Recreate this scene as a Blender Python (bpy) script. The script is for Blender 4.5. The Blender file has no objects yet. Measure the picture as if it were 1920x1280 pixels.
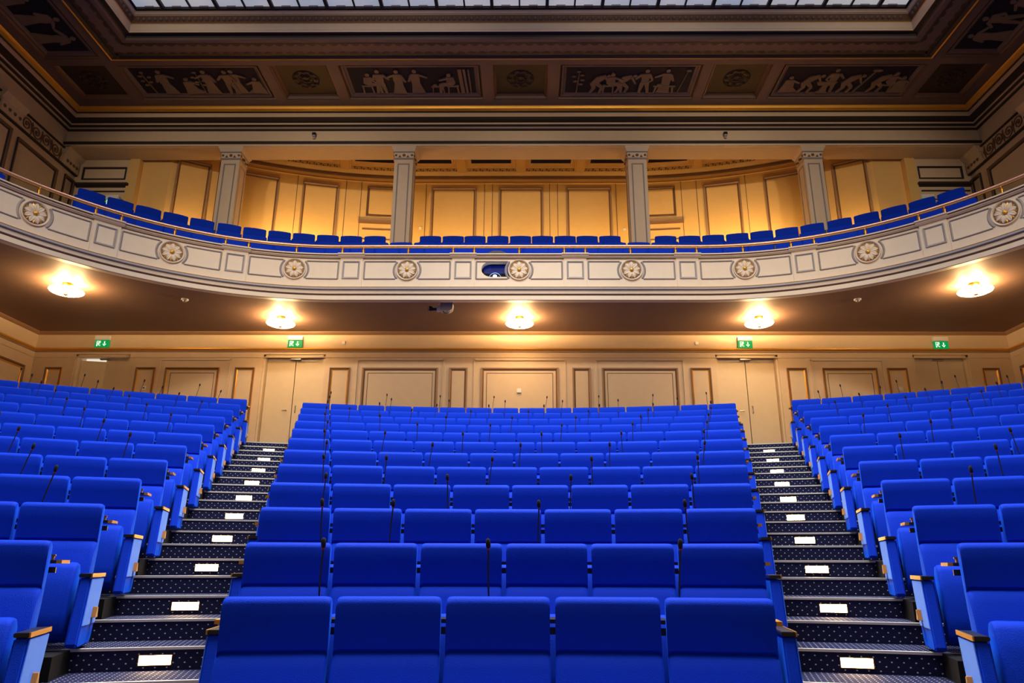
import bpy, bmesh, math, random
from mathutils import Vector, Matrix
random.seed(7)
PI = math.pi
sc = bpy.context.scene
COL = sc.collection

# ------------------------------------------------------------------ camera, world, light, exposure
F_PX = 1350.0
cam_d = bpy.data.cameras.new('camera')
cam_d.sensor_fit = 'HORIZONTAL'; cam_d.sensor_width = 36.0
cam_d.lens = 36.0 * F_PX / 1920.0
cam_d.shift_x = -15.1 / 1920.0
cam_d.clip_end = 200
cam = bpy.data.objects.new('camera', cam_d); COL.objects.link(cam)
PITCH, YAW, ROLL = .299, .008, .003
fw = Vector((-math.sin(YAW) * math.cos(PITCH), math.cos(YAW) * math.cos(PITCH), math.sin(PITCH)))
rt = Vector((math.cos(YAW), math.sin(YAW), 0)); up = rt.cross(fw)
r2 = rt * math.cos(ROLL) + up * math.sin(ROLL)
u2 = up * math.cos(ROLL) - rt * math.sin(ROLL)
M = Matrix((r2, u2, -fw)).transposed().to_4x4(); M.translation = (.14, 0, 0)
cam.matrix_world = M
sc.camera = cam
sc.view_settings.view_transform = 'Standard'; sc.view_settings.look = 'None'
sc.view_settings.exposure = 0.0; sc.view_settings.gamma = 1.0; sc.view_settings.use_curve_mapping = False
sc.cycles.use_denoising = True
sc.cycles.max_bounces = 6; sc.cycles.diffuse_bounces = 4
sc.cycles.sample_clamp_indirect = 4.0

w = bpy.data.worlds.new('world'); sc.world = w; w.use_nodes = True
w.node_tree.nodes['Background'].inputs[0].default_value = (.55, .7, 1, 1)
w.node_tree.nodes['Background'].inputs[1].default_value = .3

def lamp(name, kind, loc, power, color, size=.1, aim=None, spot=60, blend=.5, sy=None):
    d = bpy.data.lights.new(name, kind); d.energy = power; d.color = color
    if kind == 'AREA':
        d.size = size
        if sy: d.shape = 'RECTANGLE'; d.size_y = sy
    else:
        d.shadow_soft_size = size
    if kind == 'SPOT': d.spot_size = math.radians(spot); d.spot_blend = blend
    o = bpy.data.objects.new(name, d); COL.objects.link(o); o.location = loc
    if aim is not None:
        o.rotation_euler = (Vector(aim) - Vector(loc)).to_track_quat('-Z', 'Y').to_euler()
    return o

# daylight falling through the skylight (out of view above the stalls)
lamp('skylight_daylight', 'AREA', (0, 7.0, 11.84), 1950, (.90, .95, 1), 9, (0, 7.0, 0), sy=7).data.spread = math.radians(120)
# added soft fill from behind the camera, brightens walls and ceiling
lamp('front_fill', 'AREA', (0, -6.5, 6.5), 150, (1, .84, .68), 12, (0, 12, 6), sy=3)
# theatre spotlights hung over the stage, aimed at the balcony front
for x in (-8, -3, 3, 8):
    lamp('stage_spotlight', 'SPOT', (x, -3.0, 9.4), 3000, (1.0, .80, .58), .4, (x * .95, 14.3, 7.1), 36, .6)
# floor-standing uplights behind the last gallery row
WASH = .95
for x, y in ((-6.3, 17.7), (-3.9, 18.0), (0, 18.1), (3.9, 18.0), (6.3, 17.7)):
    lamp('gallery_uplight', 'POINT', (x, y, 7.75), 26, (1, .62, .22), .1)
for x, y, z, e, ax in ((-8.9, 16.95, 7.75, 150, -9.3), (-6.3, 17.75, 7.7, 420, -6.6), (-4.2, 17.9, 7.7, 260, -4.2), (-1.9, 18.0, 7.7, 200, -1.9), (0, 18.0, 7.7, 120, 0), (1.9, 18.0, 7.7, 200, 1.9), (4.2, 17.9, 7.7, 260, 4.2), (6.3, 17.75, 7.7, 420, 6.6), (8.9, 16.95, 7.75, 150, 9.3)):
    lamp('gallery_wall_washer', 'SPOT', (x, y, z), e * WASH, (1, .60, .20), .15, (ax, y + 1.5, z + .5), 120, .7)

# ------------------------------------------------------------------ materials
def lin(c):
    return tuple((v / 255 / 12.92) if v / 255 <= .04045 else ((v / 255 + .055) / 1.055) ** 2.4 for v in c) + (1,)
MATS = {}
def mat(name, rgb, rough=.6, metal=0., noise=.06, scale=6., bump=0., bscale=80., sheen=0., spec=.5, emit=None, es=0., sheen_tint=None):
    m = bpy.data.materials.new(name); m.use_nodes = True; nt = m.node_tree; b = nt.nodes['Principled BSDF']
    c = lin(rgb)
    b.inputs['Roughness'].default_value = rough; b.inputs['Metallic'].default_value = metal
    b.inputs['Specular IOR Level'].default_value = spec
    if noise:
        tc = nt.nodes.new('ShaderNodeTexCoord'); n = nt.nodes.new('ShaderNodeTexNoise'); n.inputs['Scale'].default_value = scale
        n.inputs['Detail'].default_value = 4
        nt.links.new(tc.outputs['Object'], n.inputs['Vector'])
        mx = nt.nodes.new('ShaderNodeMix'); mx.data_type = 'RGBA'
        mx.inputs[6].default_value = tuple(v * (1 - noise) for v in c[:3]) + (1,)
        mx.inputs[7].default_value = tuple(min(1, v * (1 + noise)) for v in c[:3]) + (1,)
        nt.links.new(n.outputs['Fac'], mx.inputs[0]); nt.links.new(mx.outputs[2], b.inputs['Base Color'])
    else:
        b.inputs['Base Color'].default_value = c
    if bump:
        tc = nt.nodes.new('ShaderNodeTexCoord'); n = nt.nodes.new('ShaderNodeTexNoise'); n.inputs['Scale'].default_value = bscale
        bp = nt.nodes.new('ShaderNodeBump'); bp.inputs['Strength'].default_value = bump; bp.inputs['Distance'].default_value = .01
        nt.links.new(tc.outputs['Object'], n.inputs['Vector']); nt.links.new(n.outputs['Fac'], bp.inputs['Height']); nt.links.new(bp.outputs[0], b.inputs['Normal'])
    if sheen:
        b.inputs['Sheen Weight'].default_value = sheen; b.inputs['Sheen Roughness'].default_value = .4
        if sheen_tint: b.inputs['Sheen Tint'].default_value = lin(sheen_tint)
    if emit:
        b.inputs['Emission Color'].default_value = lin(emit); b.inputs['Emission Strength'].default_value = es
    MATS[name] = m
    return m
CREAM = mat('cream_paint', (216, 194, 166), .55, bump=.05, bscale=30)
WALLP = mat('beige_wall_paint', (214, 190, 158), .5, bump=.05, bscale=30)
CREAM_LIT = mat('lamplit_cream_paint', (226, 184, 112), .55, bump=.05, bscale=30)  # the cream paint with the warm lamp glow put into its colour
GREYM = mat('grey_moulding_paint', (150, 140, 136), .5)
BROWNM = mat('brown_moulding_paint', (112, 80, 58), .5)
TANM = mat('tan_moulding_paint', (158, 124, 92), .5)
DARKM = mat('dark_moulding_paint', (46, 34, 32), .6)
CEILP = mat('mauve_ceiling_paint', (98, 80, 80), .6)
CEILD = mat('dark_ceiling_paint', (70, 56, 56), .6)
SOFF = mat('brown_soffit_paint', (140, 112, 96), .62, spec=.22, noise=.12, scale=1.5, bump=.12, bscale=9)
NAVY = mat('navy_panel_paint', (20, 20, 42), .7, spec=.2)
MAROON = mat('maroon_panel_paint', (36, 18, 20), .6, noise=.25, scale=9)
RELIEF = mat('relief_plaster', (112, 94, 82), .6)
GOLD = mat('gilding', (226, 168, 66), .4, .6, bump=.2, bscale=60)
BRASS = mat('brass', (214, 160, 70), .42, 1.0)
COPPER = mat('rose_brass_rail', (236, 176, 140), .28, .75)
BLUE = mat('blue_seat_fabric', (0, 52, 196), .7, noise=.05, scale=14, bump=.25, bscale=220, sheen=.55, sheen_tint=(40, 120, 255), spec=.12)
BLUE_LIT = mat('lit_blue_side_fabric', (70, 130, 245), .7, noise=.06, bump=.2, bscale=220, sheen=.5, sheen_tint=(150, 190, 255), spec=.25)  # seat fabric made paler for the light and sheen on the outer face
BLACK = mat('black_plastic', (20, 20, 22), .4, noise=0)
FOAM = mat('black_foam', (16, 15, 16), .95, noise=.2, scale=200)
REDL = mat('red_ring', (170, 24, 34), .4, noise=0)
STEEL = mat('steel', (190, 190, 190), .3, .9, noise=0)
WOOD = mat('orange_wood', (190, 120, 50), .4)
WHITE = mat('white_plastic', (232, 230, 226), .4, noise=0)
GREYP = mat('grey_plastic', (176, 172, 166), .35, noise=.03)
DARKF = mat('dark_riser_paint', (18, 16, 18), .7, spec=.2)
DOORP = mat('beige_door_paint', (216, 196, 164), .4)
NOSE = mat('metal_nosing', (250, 236, 214), .4, .15, noise=0)
STAGEF = mat('stage_boards', (96, 66, 44), .4, noise=.2, scale=3)
GREENS = mat('green_sign', (0, 110, 56), .4, noise=0, emit=(0, 190, 96), es=.5, spec=.1)
WHITES = mat('white_sign', (240, 255, 248), .4, noise=0, emit=(235, 255, 245), es=.9)
def emat(name, rgb, s):
    m = bpy.data.materials.new(name); m.use_nodes = True; nt = m.node_tree
    nt.nodes.remove(nt.nodes['Principled BSDF']); e = nt.nodes.new('ShaderNodeEmission')
    e.inputs[0].default_value = lin(rgb); e.inputs[1].default_value = s
    nt.links.new(e.outputs[0], nt.nodes['Material Output'].inputs[0]); return m
STEPL = emat('step_light_glow', (255, 210, 140), 50)
LAMPG = mat('opal_lamp_glass', (255, 236, 200), .25, noise=0, emit=(255, 206, 138), es=40)
PROJL = emat('projector_beam_glass', (190, 225, 255), 30)
PROJR = emat('projector_lens_ring', (150, 185, 255), 1.2)
PROJB = mat('dark_blue_projector_glass', (10, 24, 90), .2, noise=0, emit=(8, 40, 160), es=.25)
CORR = emat('lit_corridor_beyond', (255, 238, 214), .9)
# skylight glass: pale daylight with a bluish edge in every pane
def sky_mat():
    m = bpy.data.materials.new('skylight_glass'); m.use_nodes = True; nt = m.node_tree
    b = nt.nodes['Principled BSDF']; b.inputs['Base Color'].default_value = lin((205, 212, 222)); b.inputs['Roughness'].default_value = .3
    tc = nt.nodes.new('ShaderNodeTexCoord'); n = nt.nodes.new('ShaderNodeTexNoise'); n.inputs['Scale'].default_value = .5
    cr = nt.nodes.new('ShaderNodeValToRGB'); cr.color_ramp.elements[0].position = .35; cr.color_ramp.elements[1].position = .62
    cr.color_ramp.elements[0].color = lin((160, 180, 205)); cr.color_ramp.elements[1].color = lin((216, 214, 214))
    nt.links.new(tc.outputs['Object'], n.inputs['Vector']); nt.links.new(n.outputs['Fac'], cr.inputs[0])
    nt.links.new(cr.outputs[0], b.inputs['Emission Color']); b.inputs['Emission Strength'].default_value = .5
    return m
SKYG = sky_mat()
def carpet():
    m = bpy.data.materials.new('dotted_navy_carpet'); m.use_nodes = True; nt = m.node_tree; b = nt.nodes['Principled BSDF']
    N = nt.nodes.new; L = nt.links.new
    uv = N('ShaderNodeUVMap'); uv.uv_map = 'uv'
    sep = N('ShaderNodeSeparateXYZ'); L(uv.outputs[0], sep.inputs[0])
    def ma(op, a, bb=None):
        n = N('ShaderNodeMath'); n.operation = op
        for i, v in enumerate((a, bb)):
            if v is None: continue
            if isinstance(v, (int, float)): n.inputs[i].default_value = v
            else: L(v, n.inputs[i])
        return n.outputs[0]
    P = .074; Q = .058
    def dots(ox, oy):
        fx = ma('SUBTRACT', ma('FRACT', ma('ADD', ma('DIVIDE', sep.outputs[0], P), ox)), .5)
        fy = ma('SUBTRACT', ma('FRACT', ma('ADD', ma('DIVIDE', sep.outputs[1], Q), oy)), .5)
        d = ma('SQRT', ma('ADD', ma('MULTIPLY', fx, fx), ma('MULTIPLY', fy, fy)))
        return ma('LESS_THAN', d, .075)
    dd = ma('MAXIMUM', dots(0, 0), dots(.5, .5))
    n = N('ShaderNodeTexNoise'); n.inputs['Scale'].default_value = 60
    cr = N('ShaderNodeMix'); cr.data_type = 'RGBA'; cr.inputs[6].default_value = lin((26, 26, 52)); cr.inputs[7].default_value = lin((44, 44, 78)); L(n.outputs['Fac'], cr.inputs[0])
    mx = N('ShaderNodeMix'); mx.data_type = 'RGBA'; L(dd, mx.inputs[0]); L(cr.outputs[2], mx.inputs[6]); mx.inputs[7].default_value = lin((225, 225, 215))
    L(mx.outputs[2], b.inputs['Base Color']); b.inputs['Roughness'].default_value = .95; b.inputs['Specular IOR Level'].default_value = .1
    return m
CARPET = carpet()

# ------------------------------------------------------------------ helpers
class MB:
    def __init__(s): s.v = []; s.f = []; s.uv = []; s.m = []
    def face(s, pts, uv=None, m=0):
        i = len(s.v); s.v += [tuple(p) for p in pts]; s.f.append(tuple(range(i, i + len(pts)))); s.uv.append(uv or [(0, 0)] * len(pts)); s.m.append(m)
    def grid(s, rows, closed=False, m=0, uvs=None):
        # rows: list of equally long point lists
        i = len(s.v); n = len(rows[0])
        for r in rows: s.v += [tuple(p) for p in r]
        for a in range(len(rows) - 1):
            for b in range(n if closed else n - 1):
                c = (b + 1) % n
                s.f.append((i + a * n + b, i + a * n + c, i + (a + 1) * n + c, i + (a + 1) * n + b)); s.m.append(m)
                s.uv.append([uvs[a][b], uvs[a][c], uvs[a + 1][c], uvs[a + 1][b]] if uvs else [(0, 0)] * 4)
        return i, n
    def box(s, x0, x1, y0, y1, z0, z1, m=0, T=None):
        p = [Vector((x, y, z)) for z in (z0, z1) for y in (y0, y1) for x in (x0, x1)]
        if T is not None: p = [T @ q for q in p]
        i = len(s.v); s.v += [tuple(q) for q in p]
        for q in ((0, 2, 3, 1), (4, 5, 7, 6), (0, 1, 5, 4), (1, 3, 7, 5), (3, 2, 6, 7), (2, 0, 4, 6)):
            s.f.append(tuple(i + k for k in q)); s.uv.append([(0, 0)] * 4); s.m.append(m)
    def prism(s, poly, a0, a1, axis='x', m=0, T=None):
        # poly in the two other axes, extruded along axis
        def P(p, a):
            q = {'x': (a, p[0], p[1]), 'y': (p[0], a, p[1]), 'z': (p[0], p[1], a)}[axis]; q = Vector(q)
            return T @ q if T is not None else q
        n = len(poly); i = len(s.v)
        s.v += [tuple(P(p, a0)) for p in poly] + [tuple(P(p, a1)) for p in poly]
        s.f.append(tuple(i + k for k in range(n))[::-1]); s.f.append(tuple(i + n + k for k in range(n)))
        s.uv += [[(0, 0)] * n] * 2; s.m += [m, m]
        for k in range(n):
            l = (k + 1) % n; s.f.append((i + k, i + l, i + n + l, i + n + k)); s.uv.append([(0, 0)] * 4); s.m.append(m)
    def tube(s, pts, r, n=8, m=0, caps=True):
        pts = [Vector(p) for p in pts]; rows = []
        for k, p in enumerate(pts):
            d = (pts[min(k + 1, len(pts) - 1)] - pts[max(k - 1, 0)]).normalized()
            a = d.cross(Vector((0, 0, 1)))
            if a.length < .01: a = d.cross(Vector((1, 0, 0)))
            a.normalize(); b = d.cross(a); rr = r[k] if isinstance(r, (list, tuple)) else r
            rows.append([p + a * rr * math.cos(t) + b * rr * math.sin(t) for t in [2 * PI * j / n for j in range(n)]])
        i, _ = s.grid(rows, True, m)
        if caps:
            s.f.append(tuple(i + j for j in range(n))[::-1]); s.f.append(tuple(i + (len(rows) - 1) * n + j for j in range(n)))
            s.uv += [[(0, 0)] * n] * 2; s.m += [m, m]
    def lathe(s, prof, n=16, c=(0, 0, 0), m=0, T=None):
        rows = []
        for r, z in prof:
            row = [Vector((c[0] + r * math.cos(2 * PI * j / n), c[1] + r * math.sin(2 * PI * j / n), c[2] + z)) for j in range(n)]
            if T is not None: row = [T @ q for q in row]
            rows.append(row)
        s.grid(rows, True, m)
    def build(s, name, mats, parent=None, smooth=False, bevel=0, kind=None, label=None, cat=None, group=None, loc=None, bseg=2):
        me = bpy.data.meshes.new(name); me.from_pydata(s.v, [], s.f); 
        mats = mats if isinstance(mats, (list, tuple)) else [mats]
        for mm in mats: me.materials.append(mm)
        if any(s.m): me.polygons.foreach_set('material_index', s.m)
        if any(u[0] != (0, 0) or u[-1] != (0, 0) for u in s.uv):
            ul = me.uv_layers.new(name='uv'); flat = [c for u in s.uv for p in u for c in p]; ul.data.foreach_set('uv', flat)
        bm = bmesh.new(); bm.from_mesh(me)
        bmesh.ops.remove_doubles(bm, verts=bm.verts, dist=1e-5)
        bmesh.ops.recalc_face_normals(bm, faces=bm.faces)
        if bevel:
            es = [e for e in bm.edges if len(e.link_faces) == 2 and e.calc_face_angle(0) > .5]
            bmesh.ops.bevel(bm, geom=es, offset=bevel, segments=bseg, affect='EDGES', clamp_overlap=True)
        if smooth:
            for f in bm.faces: f.smooth = True
        bm.to_mesh(me); bm.free()
        if smooth and hasattr(me, 'set_sharp_from_angle'): me.set_sharp_from_angle(angle=.7)
        o = bpy.data.objects.new(name, me); COL.objects.link(o)
        if parent: o.parent = parent
        if loc: o.location = loc
        tag(o, label, cat, group, kind)
        return o
def tag(o, label=None, cat=None, group=None, kind=None):
    for k, v in (('label', label), ('category', cat), ('group', group), ('kind', kind)):
        if v: o[k] = v
def thing(name, label=None, cat=None, loc=(0, 0, 0), rz=0, group=None, kind=None):
    o = bpy.data.objects.new(name, None); COL.objects.link(o); o.location = loc; o.rotation_euler = (0, 0, rz); o.empty_display_size = .1
    tag(o, label, cat, group, kind); return o
KIDS = {}
def copy_tree(o, kids, loc, rz, label=None, group=None):
    c = o.copy(); COL.objects.link(c); c.location = loc; c.rotation_euler = (0, 0, rz)
    if label: c['label'] = label
    if group: c['group'] = group
    for k, sub in kids:
        d = k.copy(); COL.objects.link(d); d.parent = c
        for g in sub:
            e = g.copy(); COL.objects.link(e); e.parent = d
    return c
ORD = 'zeroth first second third fourth fifth sixth seventh eighth ninth tenth eleventh twelfth thirteenth fourteenth fifteenth sixteenth seventeenth eighteenth nineteenth twentieth twenty-first twenty-second twenty-third twenty-fourth twenty-fifth twenty-sixth twenty-seventh twenty-eighth twenty-ninth thirtieth thirty-first thirty-second thirty-third thirty-fourth thirty-fifth thirty-sixth thirty-seventh thirty-eighth thirty-ninth fortieth'.split()
def proj(X, Y, Z):
    v = Vector((X, Y, Z)) - Vector((.14, 0, 0)); d = v.dot(fw)
    if d < .1: return (-9999, 9999)
    return 975.1 + F_PX * v.dot(r2) / d, 640 - F_PX * v.dot(u2) / d

# ------------------------------------------------------------------ plan geometry
YC = 3.96 - 8.2; H = .975; W = .56
Rn = lambda n: 8.2 + (n - 1)
Zt = lambda n: -.163 + (n - 1) * .29 + (n - 1) * (n - 2) / 2 * .002
Fl = lambda n: Zt(n) - H
AEND = [.308, .306, .302, .299, .296, .294, .293, .292, .291, .290, .2895, .289, .288, .287, .286]
def aS(R):
    t = min(max(R - 7.2, 0), 13); i = int(t); return AEND[i] + (AEND[i + 1] - AEND[i]) * (t - i)
aC = lambda R: ((R - 7.2) + 4) * .28 / R
pt = lambda R, a: (R * math.sin(a), YC + R * math.cos(a))
XW = 12.2; YB = 17.3; YD = 17.5; ZL = 2.31; ZS = 5.57

def bpath(s, o=0, x0=3.95, y0=14.45, R=5.77, tm=1.3):
    sg = 1 if s >= 0 else -1; a = abs(s)
    if a <= x0: return Vector((sg * a, y0 + o)), Vector((0, 1))
    th = (a - x0) / R; e = 0
    if th > tm: e = (a - x0) - tm * R; th = tm
    rr = R + o
    return Vector((sg * (x0 + rr * math.sin(th) + e * math.cos(th)), y0 - R + rr * math.cos(th) - e * math.sin(th))), Vector((sg * math.sin(th), math.cos(th)))
wpath = lambda s, o=0: bpath(s, o, 3.0, 19.44, 12.8, .6)
def srange(a, b, step):
    n = max(1, int(math.ceil((b - a) / step))); return [a + (b - a) * i / n for i in range(n + 1)]
def psweep(mb, pf, s0, s1, prof, step=.25, m=0, closed=False, ends=False):
    rows = []
    brk = sorted(set([s0, s1] + [q for q in (-3.95, 3.95, -3.3, 3.3) if s0 < q < s1])); ss = []
    for a, b in zip(brk, brk[1:]):
        if ss: ss = ss[:-1]
        straight = abs((a + b) / 2) < 3.3
        ss += [a, b] if (straight and step < 5) else srange(a, b, step)
    for s in ss:
        row = []
        for o, z in prof:
            p, nrm = pf(s); q, _ = pf(s, o); row.append((q.x, q.y, z))
        rows.append(row)
    i, n = mb.grid(rows, closed, m)
    if ends:
        mb.face(rows[0][::-1], m=m); mb.face(rows[-1], m=m)
def frame_on(mb, P, u0, u1, v0, v1, wd=.05, dp=.03, m=0, gm=None, n=1):
    # moulded rectangular frame on a surface; P(u,v,h) -> world point, h outward height
    def ring(a, h): return [(u0 + a, v0 + a, h), (u1 - a, v0 + a, h), (u1 - a, v1 - a, h), (u0 + a, v1 - a, h)]
    prof = [(0, 0), (0, dp), (wd * .35, dp), (wd * .6, dp * .45), (wd, 0)]
    for k in range(len(prof) - 1):
        A = ring(*prof[k]); B = ring(*prof[k + 1])
        for e in range(4):
            f = (e + 1) % 4; N = n if e % 2 == 0 else 1
            for j in range(N):
                t0 = j / N; t1 = (j + 1) / N
                q = lambda X, Y, t: tuple(X[i] + (Y[i] - X[i]) * t for i in range(3))
                mb.face([P(*q(A[e], A[f], t0)), P(*q(A[e], A[f], t1)), P(*q(B[e], B[f], t1)), P(*q(B[e], B[f], t0))], m=(gm if (gm is not None and k in (0, 3)) else m))
FY = lambda Y, sg=-1: (lambda u, v, h: (u, Y + sg * h, v))      # on a wall facing -Y
FX = lambda X: (lambda u, v, h: (X - math.copysign(h, X), u, v))  # on a side wall, facing the room
# mitred U ring round the room: sides at +-hx, back at yb; profile of (inset, z)
def uring(mb, prof, hx, yb, yf=-9, m=0, uvflag=False, parts=('l', 'b', 'r')):
    rows = [[(-hx + d, yf, z) for d, z in prof], [(-hx + d, yb - d, z) for d, z in prof], [(hx - d, yb - d, z) for d, z in prof], [(hx - d, yf, z) for d, z in prof]]
    mb.grid(rows, m=m)

# ================================================================== ROOM SHELL
# ---- floors
mb = MB(); mb.box(-XW - .3, XW + .3, -9.3, 17.9, -1.75, -1.32)
mb.build('floor', STAGEF, kind='structure', label='wooden floor below the seating')
# seating tiers: dark platforms in arcs, one object each
for n in range(1, 13):
    mb = MB(); R0 = Rn(n) - .75; R1 = Rn(n) + (.25 if n < 12 else .6); z = Fl(n) - .004
    am = math.asin(min(.999, 11.9 / R1)) if R1 > 12 else 1.0
    T_ = None
    for q0, q1 in ((-am, -aS(R1) - .0), (-aC(R0) - .04 / R0, aC(R0) + .04 / R0), (aS(R1), am)):
        aa = srange(q0, q1, .05); mb = MB()
        rows = [[(*pt(R0, a), z - .5), (*pt(R0, a), z), (*pt(R1, a), z), (*pt(R1, a), z - .5)] for a in aa]
        mb.grid(rows, closed=True); mb.face(rows[0][::-1]); mb.face(rows[-1])
        if T_ is None:
            T_ = mb.build('trim_%d' % (n + 60), DARKF, kind='structure', label='dark curved platform under a seat row')
        else: mb.build('platform_section', DARKF, T_)
# landing behind the last row
mb = MB(); aa = srange(-.68, .68, .05); R0 = Rn(12) + .6
rows = []
uvs = []
for a in aa:
    x, y = pt(R0, a); rows.append([(x, y, ZL - .6), (x, y, ZL), (x, 17.6, ZL)]); uvs.append([(a * R0, 0), (a * R0, .6), (a * R0, .6 + 17.6 - y)])
mb.grid(rows, uvs=uvs)
mb.build('trim_80', CARPET, kind='structure', label='carpeted landing between the last row and the back wall')
# ---- aisle stairs
def aisle(side, cat_label):
    t = thing('aisle_stairs', cat_label, 'stairs', (0, 0, 0))
    edges = []
    for n in range(2, 13):
        edges.append((Rn(n) - .35, Fl(n), n, 0)); edges.append((Rn(n) + .15, Fl(n) + (Fl(n + 1) - Fl(n)) / 2, n, 1))
    for k, (R, z, n, h) in enumerate(edges):
        R1 = edges[k + 1][0] if k + 1 < len(edges) else R + .7
        zb = edges[k - 1][1] if k else z - .4
        mb = MB(); A0 = aC(R) + .07 / R; A1 = aS(R) + .22 / R; B0 = aC(R1) + .07 / R1; B1 = aS(R1) + .22 / R1
        if k == 0: pass
        rows = []; uvs = []
        N = 6
        for j in range(N + 1):
            a = (A0 + (A1 - A0) * j / N) * side; b = (B0 + (B1 - B0) * j / N) * side
            x, y = pt(R, a); x1, y1 = pt(R1 + .02, b)
            rows.append([(x, y, zb), (x, y, z), (x1, y1, z), (x1, y1, zb)])
            U = a * R; uvs.append([(U, .01), (U, .157), (U, .157 + (R1 - R)), (U, .5)])
        mb.grid(rows, closed=True, uvs=uvs); mb.face(rows[0]); mb.face(rows[-1][::-1])
        st = mb.build('step', CARPET, t)
        mb = MB(); rows = []
        for j in range(N + 1):
            a = (A0 + (A1 - A0) * j / N) * side
            P = lambda r, zz: (*pt(r, a), zz)
            rows.append([P(R - .006, z - .016), P(R - .008, z + .002), P(R + .012, z + .003), P(R + .012, z - .016)])
        mb.grid(rows, closed=True); mb.build('nosing', NOSE, st)
    for n in range(3, 13):
        R = Rn(n) - .35; a = (.235 + (.2605 - .235) * min(1, (R - 9.85) / 9.0) ** .6) if side < 0 else .0
        a = (aC(R) + aS(R)) / 2 if side > 0 else (aC(R) + aS(R)) / 2
        x, y = pt(R, a * side); z = Fl(n) - .08
        who = 'lowest' if n == 3 else ('topmost' if n == 12 else ORD[n - 2] + ' from the bottom')
        L = thing('step_light', 'glowing rectangular step light in the %s aisle stairs, %s' % ('left' if side < 0 else 'right', who), 'step light', (x, y, z), -a * side, 'step lights in the aisle risers')
        if n == 3 and side < 0:
            mb = MB(); 
            for q in ((-.107, .107, .03, .035), (-.107, .107, -.035, -.03), (-.107, -.1015, -.03, .03), (.1015, .107, -.03, .03)): mb.box(q[0], q[1], -.012, .0, q[2], q[3])
            fr = mb.build('frame', BRASS, L); mb = MB(); mb.box(-.1015, .1015, -.006, .0, -.03, .03); gl = mb.build('diffuser', STEPL, L); aisle.k = (fr, gl)
        else:
            for q in aisle.k:
                c = q.copy(); COL.objects.link(c); c.parent = L
    return t
aisle(-1, 'carpeted left aisle stairs with white dots and metal nosings')
aisle(1, 'carpeted right aisle stairs with white dots and metal nosings')

# ---- lower back wall
wb = MB()
doors = [(-11.15, -9.77), (-6.42, -4.87), (4.87, 6.42), (9.77, 11.15)]
ZD = 4.93
xs = [-XW] + [v for d in doors for v in d] + [XW]
for a, b in zip(xs[0::2], xs[1::2]): wb.box(a, b, YB, YB + .5, ZL - .3, ZD + .06)
wb.box(-XW, XW, YB, YB + .5, ZD + .06, ZS + .1)
wall_back = wb.build('wall_back', WALLP, kind='structure', label='beige panelled back wall under the balcony')
# recessed doors
for i, (a, b) in enumerate(doors):
    ajar = i == 0
    D = thing('door_%d' % (i + 1), 'beige double door in the back wall, %s' % ('outer left, one leaf ajar', 'at the top of the left aisle', 'at the top of the right aisle', 'outer right')[i], None, (0, 0, 0), 0, None, 'structure')
    mid = (a + b) / 2
    for k, (p, q) in enumerate(((a + .05, mid), (mid, b - .05))):
        mb = MB(); mb.box(.009, q - p - .009, -.03, .03, ZL + .01, ZD - (.06 if ajar and k == 0 else .0))
        lf = mb.build('door_leaf', DOORP, D); lf.location = (p, YD, 0)
        if ajar and k == 0: lf.rotation_euler = (0, 0, .22)
    mb = MB(); mb.box(a, a + .05, YB + .03, YD + .02, ZL, ZD + .06); mb.box(b - .05, b, YB + .03, YD + .02, ZL, ZD + .06); mb.box(a, b, YB + .03, YD + .02, ZD + .01, ZD + .07)
    mb.build('door_frame', DOORP, D)
    mb = MB(); mb.box(mid - .13, mid + .13, YD - .1, YD - .04, ZD - .055, ZD - .015); mb.build('door_closer', STEEL, D)
    if i in (1, 2):
        hx = mid - .13
        mb = MB(); mb.tube([(hx, YD - .035, 3.60), (hx, YD - .08, 3.60), (hx - .1, YD - .08, 3.59)], .011, 8); mb.lathe([(.0, -.03), (.028, -.03), (.028, 0)], 12, (0, 0, 0), T=Matrix.Translation((hx, YD - .03, 3.60)) @ Matrix.Rotation(PI / 2, 4, 'X')); mb.lathe([(.0, -.02), (.02, -.02), (.02, 0)], 12, (0, 0, 0), T=Matrix.Translation((hx, YD - .03, 3.52)) @ Matrix.Rotation(PI / 2, 4, 'X'))
        mb.build('door_handle', STEEL, D, True)
        mb = MB(); mb.tube([(mid + .09, YD - .03, 3.72), (mid + .09, YD - .07, 3.70), (mid + .09, YD - .07, 3.56), (mid + .09, YD - .03, 3.54)], .013, 8); mb.build('pull_handle', STEEL, D, True)
mb = MB(); mb.box(-11.2, -9.7, 17.76, 17.78, ZL, ZD + .1); mb.build('corridor_glow_panel', CORR, kind='structure', label='glowing panel standing for the lit corridor over the ajar door')  # added glowing panel for the bright corridor slit, not a window
# mouldings of the lower wall
def wall_frames(parent, name, specs, P, mats, wd=.06, dp=.035, gm=1):
    for (u0, u1, v0, v1) in specs:
        mb = MB(); frame_on(mb, P, u0, u1, v0, v1, wd, dp, 0, gm); mb.build(name, mats, parent)
P = FY(YB)
zb, zt = 2.75, 4.645
def sym(l): return l + [(-b, -a, c, d) for a, b, c, d in l]
wall_frames(wall_back, 'gilded_panel_moulding', sym([(4.22, 4.73, zb, zt), (6.6, 7.09, zb, zt), (7.48, 8.83, zb, zt), (9.08, 9.57, zb, zt), (11.42, 11.84, zb, zt)]), P, [BROWNM, GOLD], .07, .04)
wall_frames(wall_back, 'panel_moulding', sym([(1.3, 1.76, zb, zt), (2.03, 3.92, zb, zt)]) + [(-.97, .96, zb, zt)], P, [TANM, BROWNM], .075, .04)
mb = MB()
for (a, b) in ((2.16, 3.78), (-3.78, -2.16), (-.83, .82), (7.6, 8.7), (-8.7, -7.6)):
    frame_on(mb, P, a, b, zb + .1, zt - .13, .014, .01)
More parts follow.
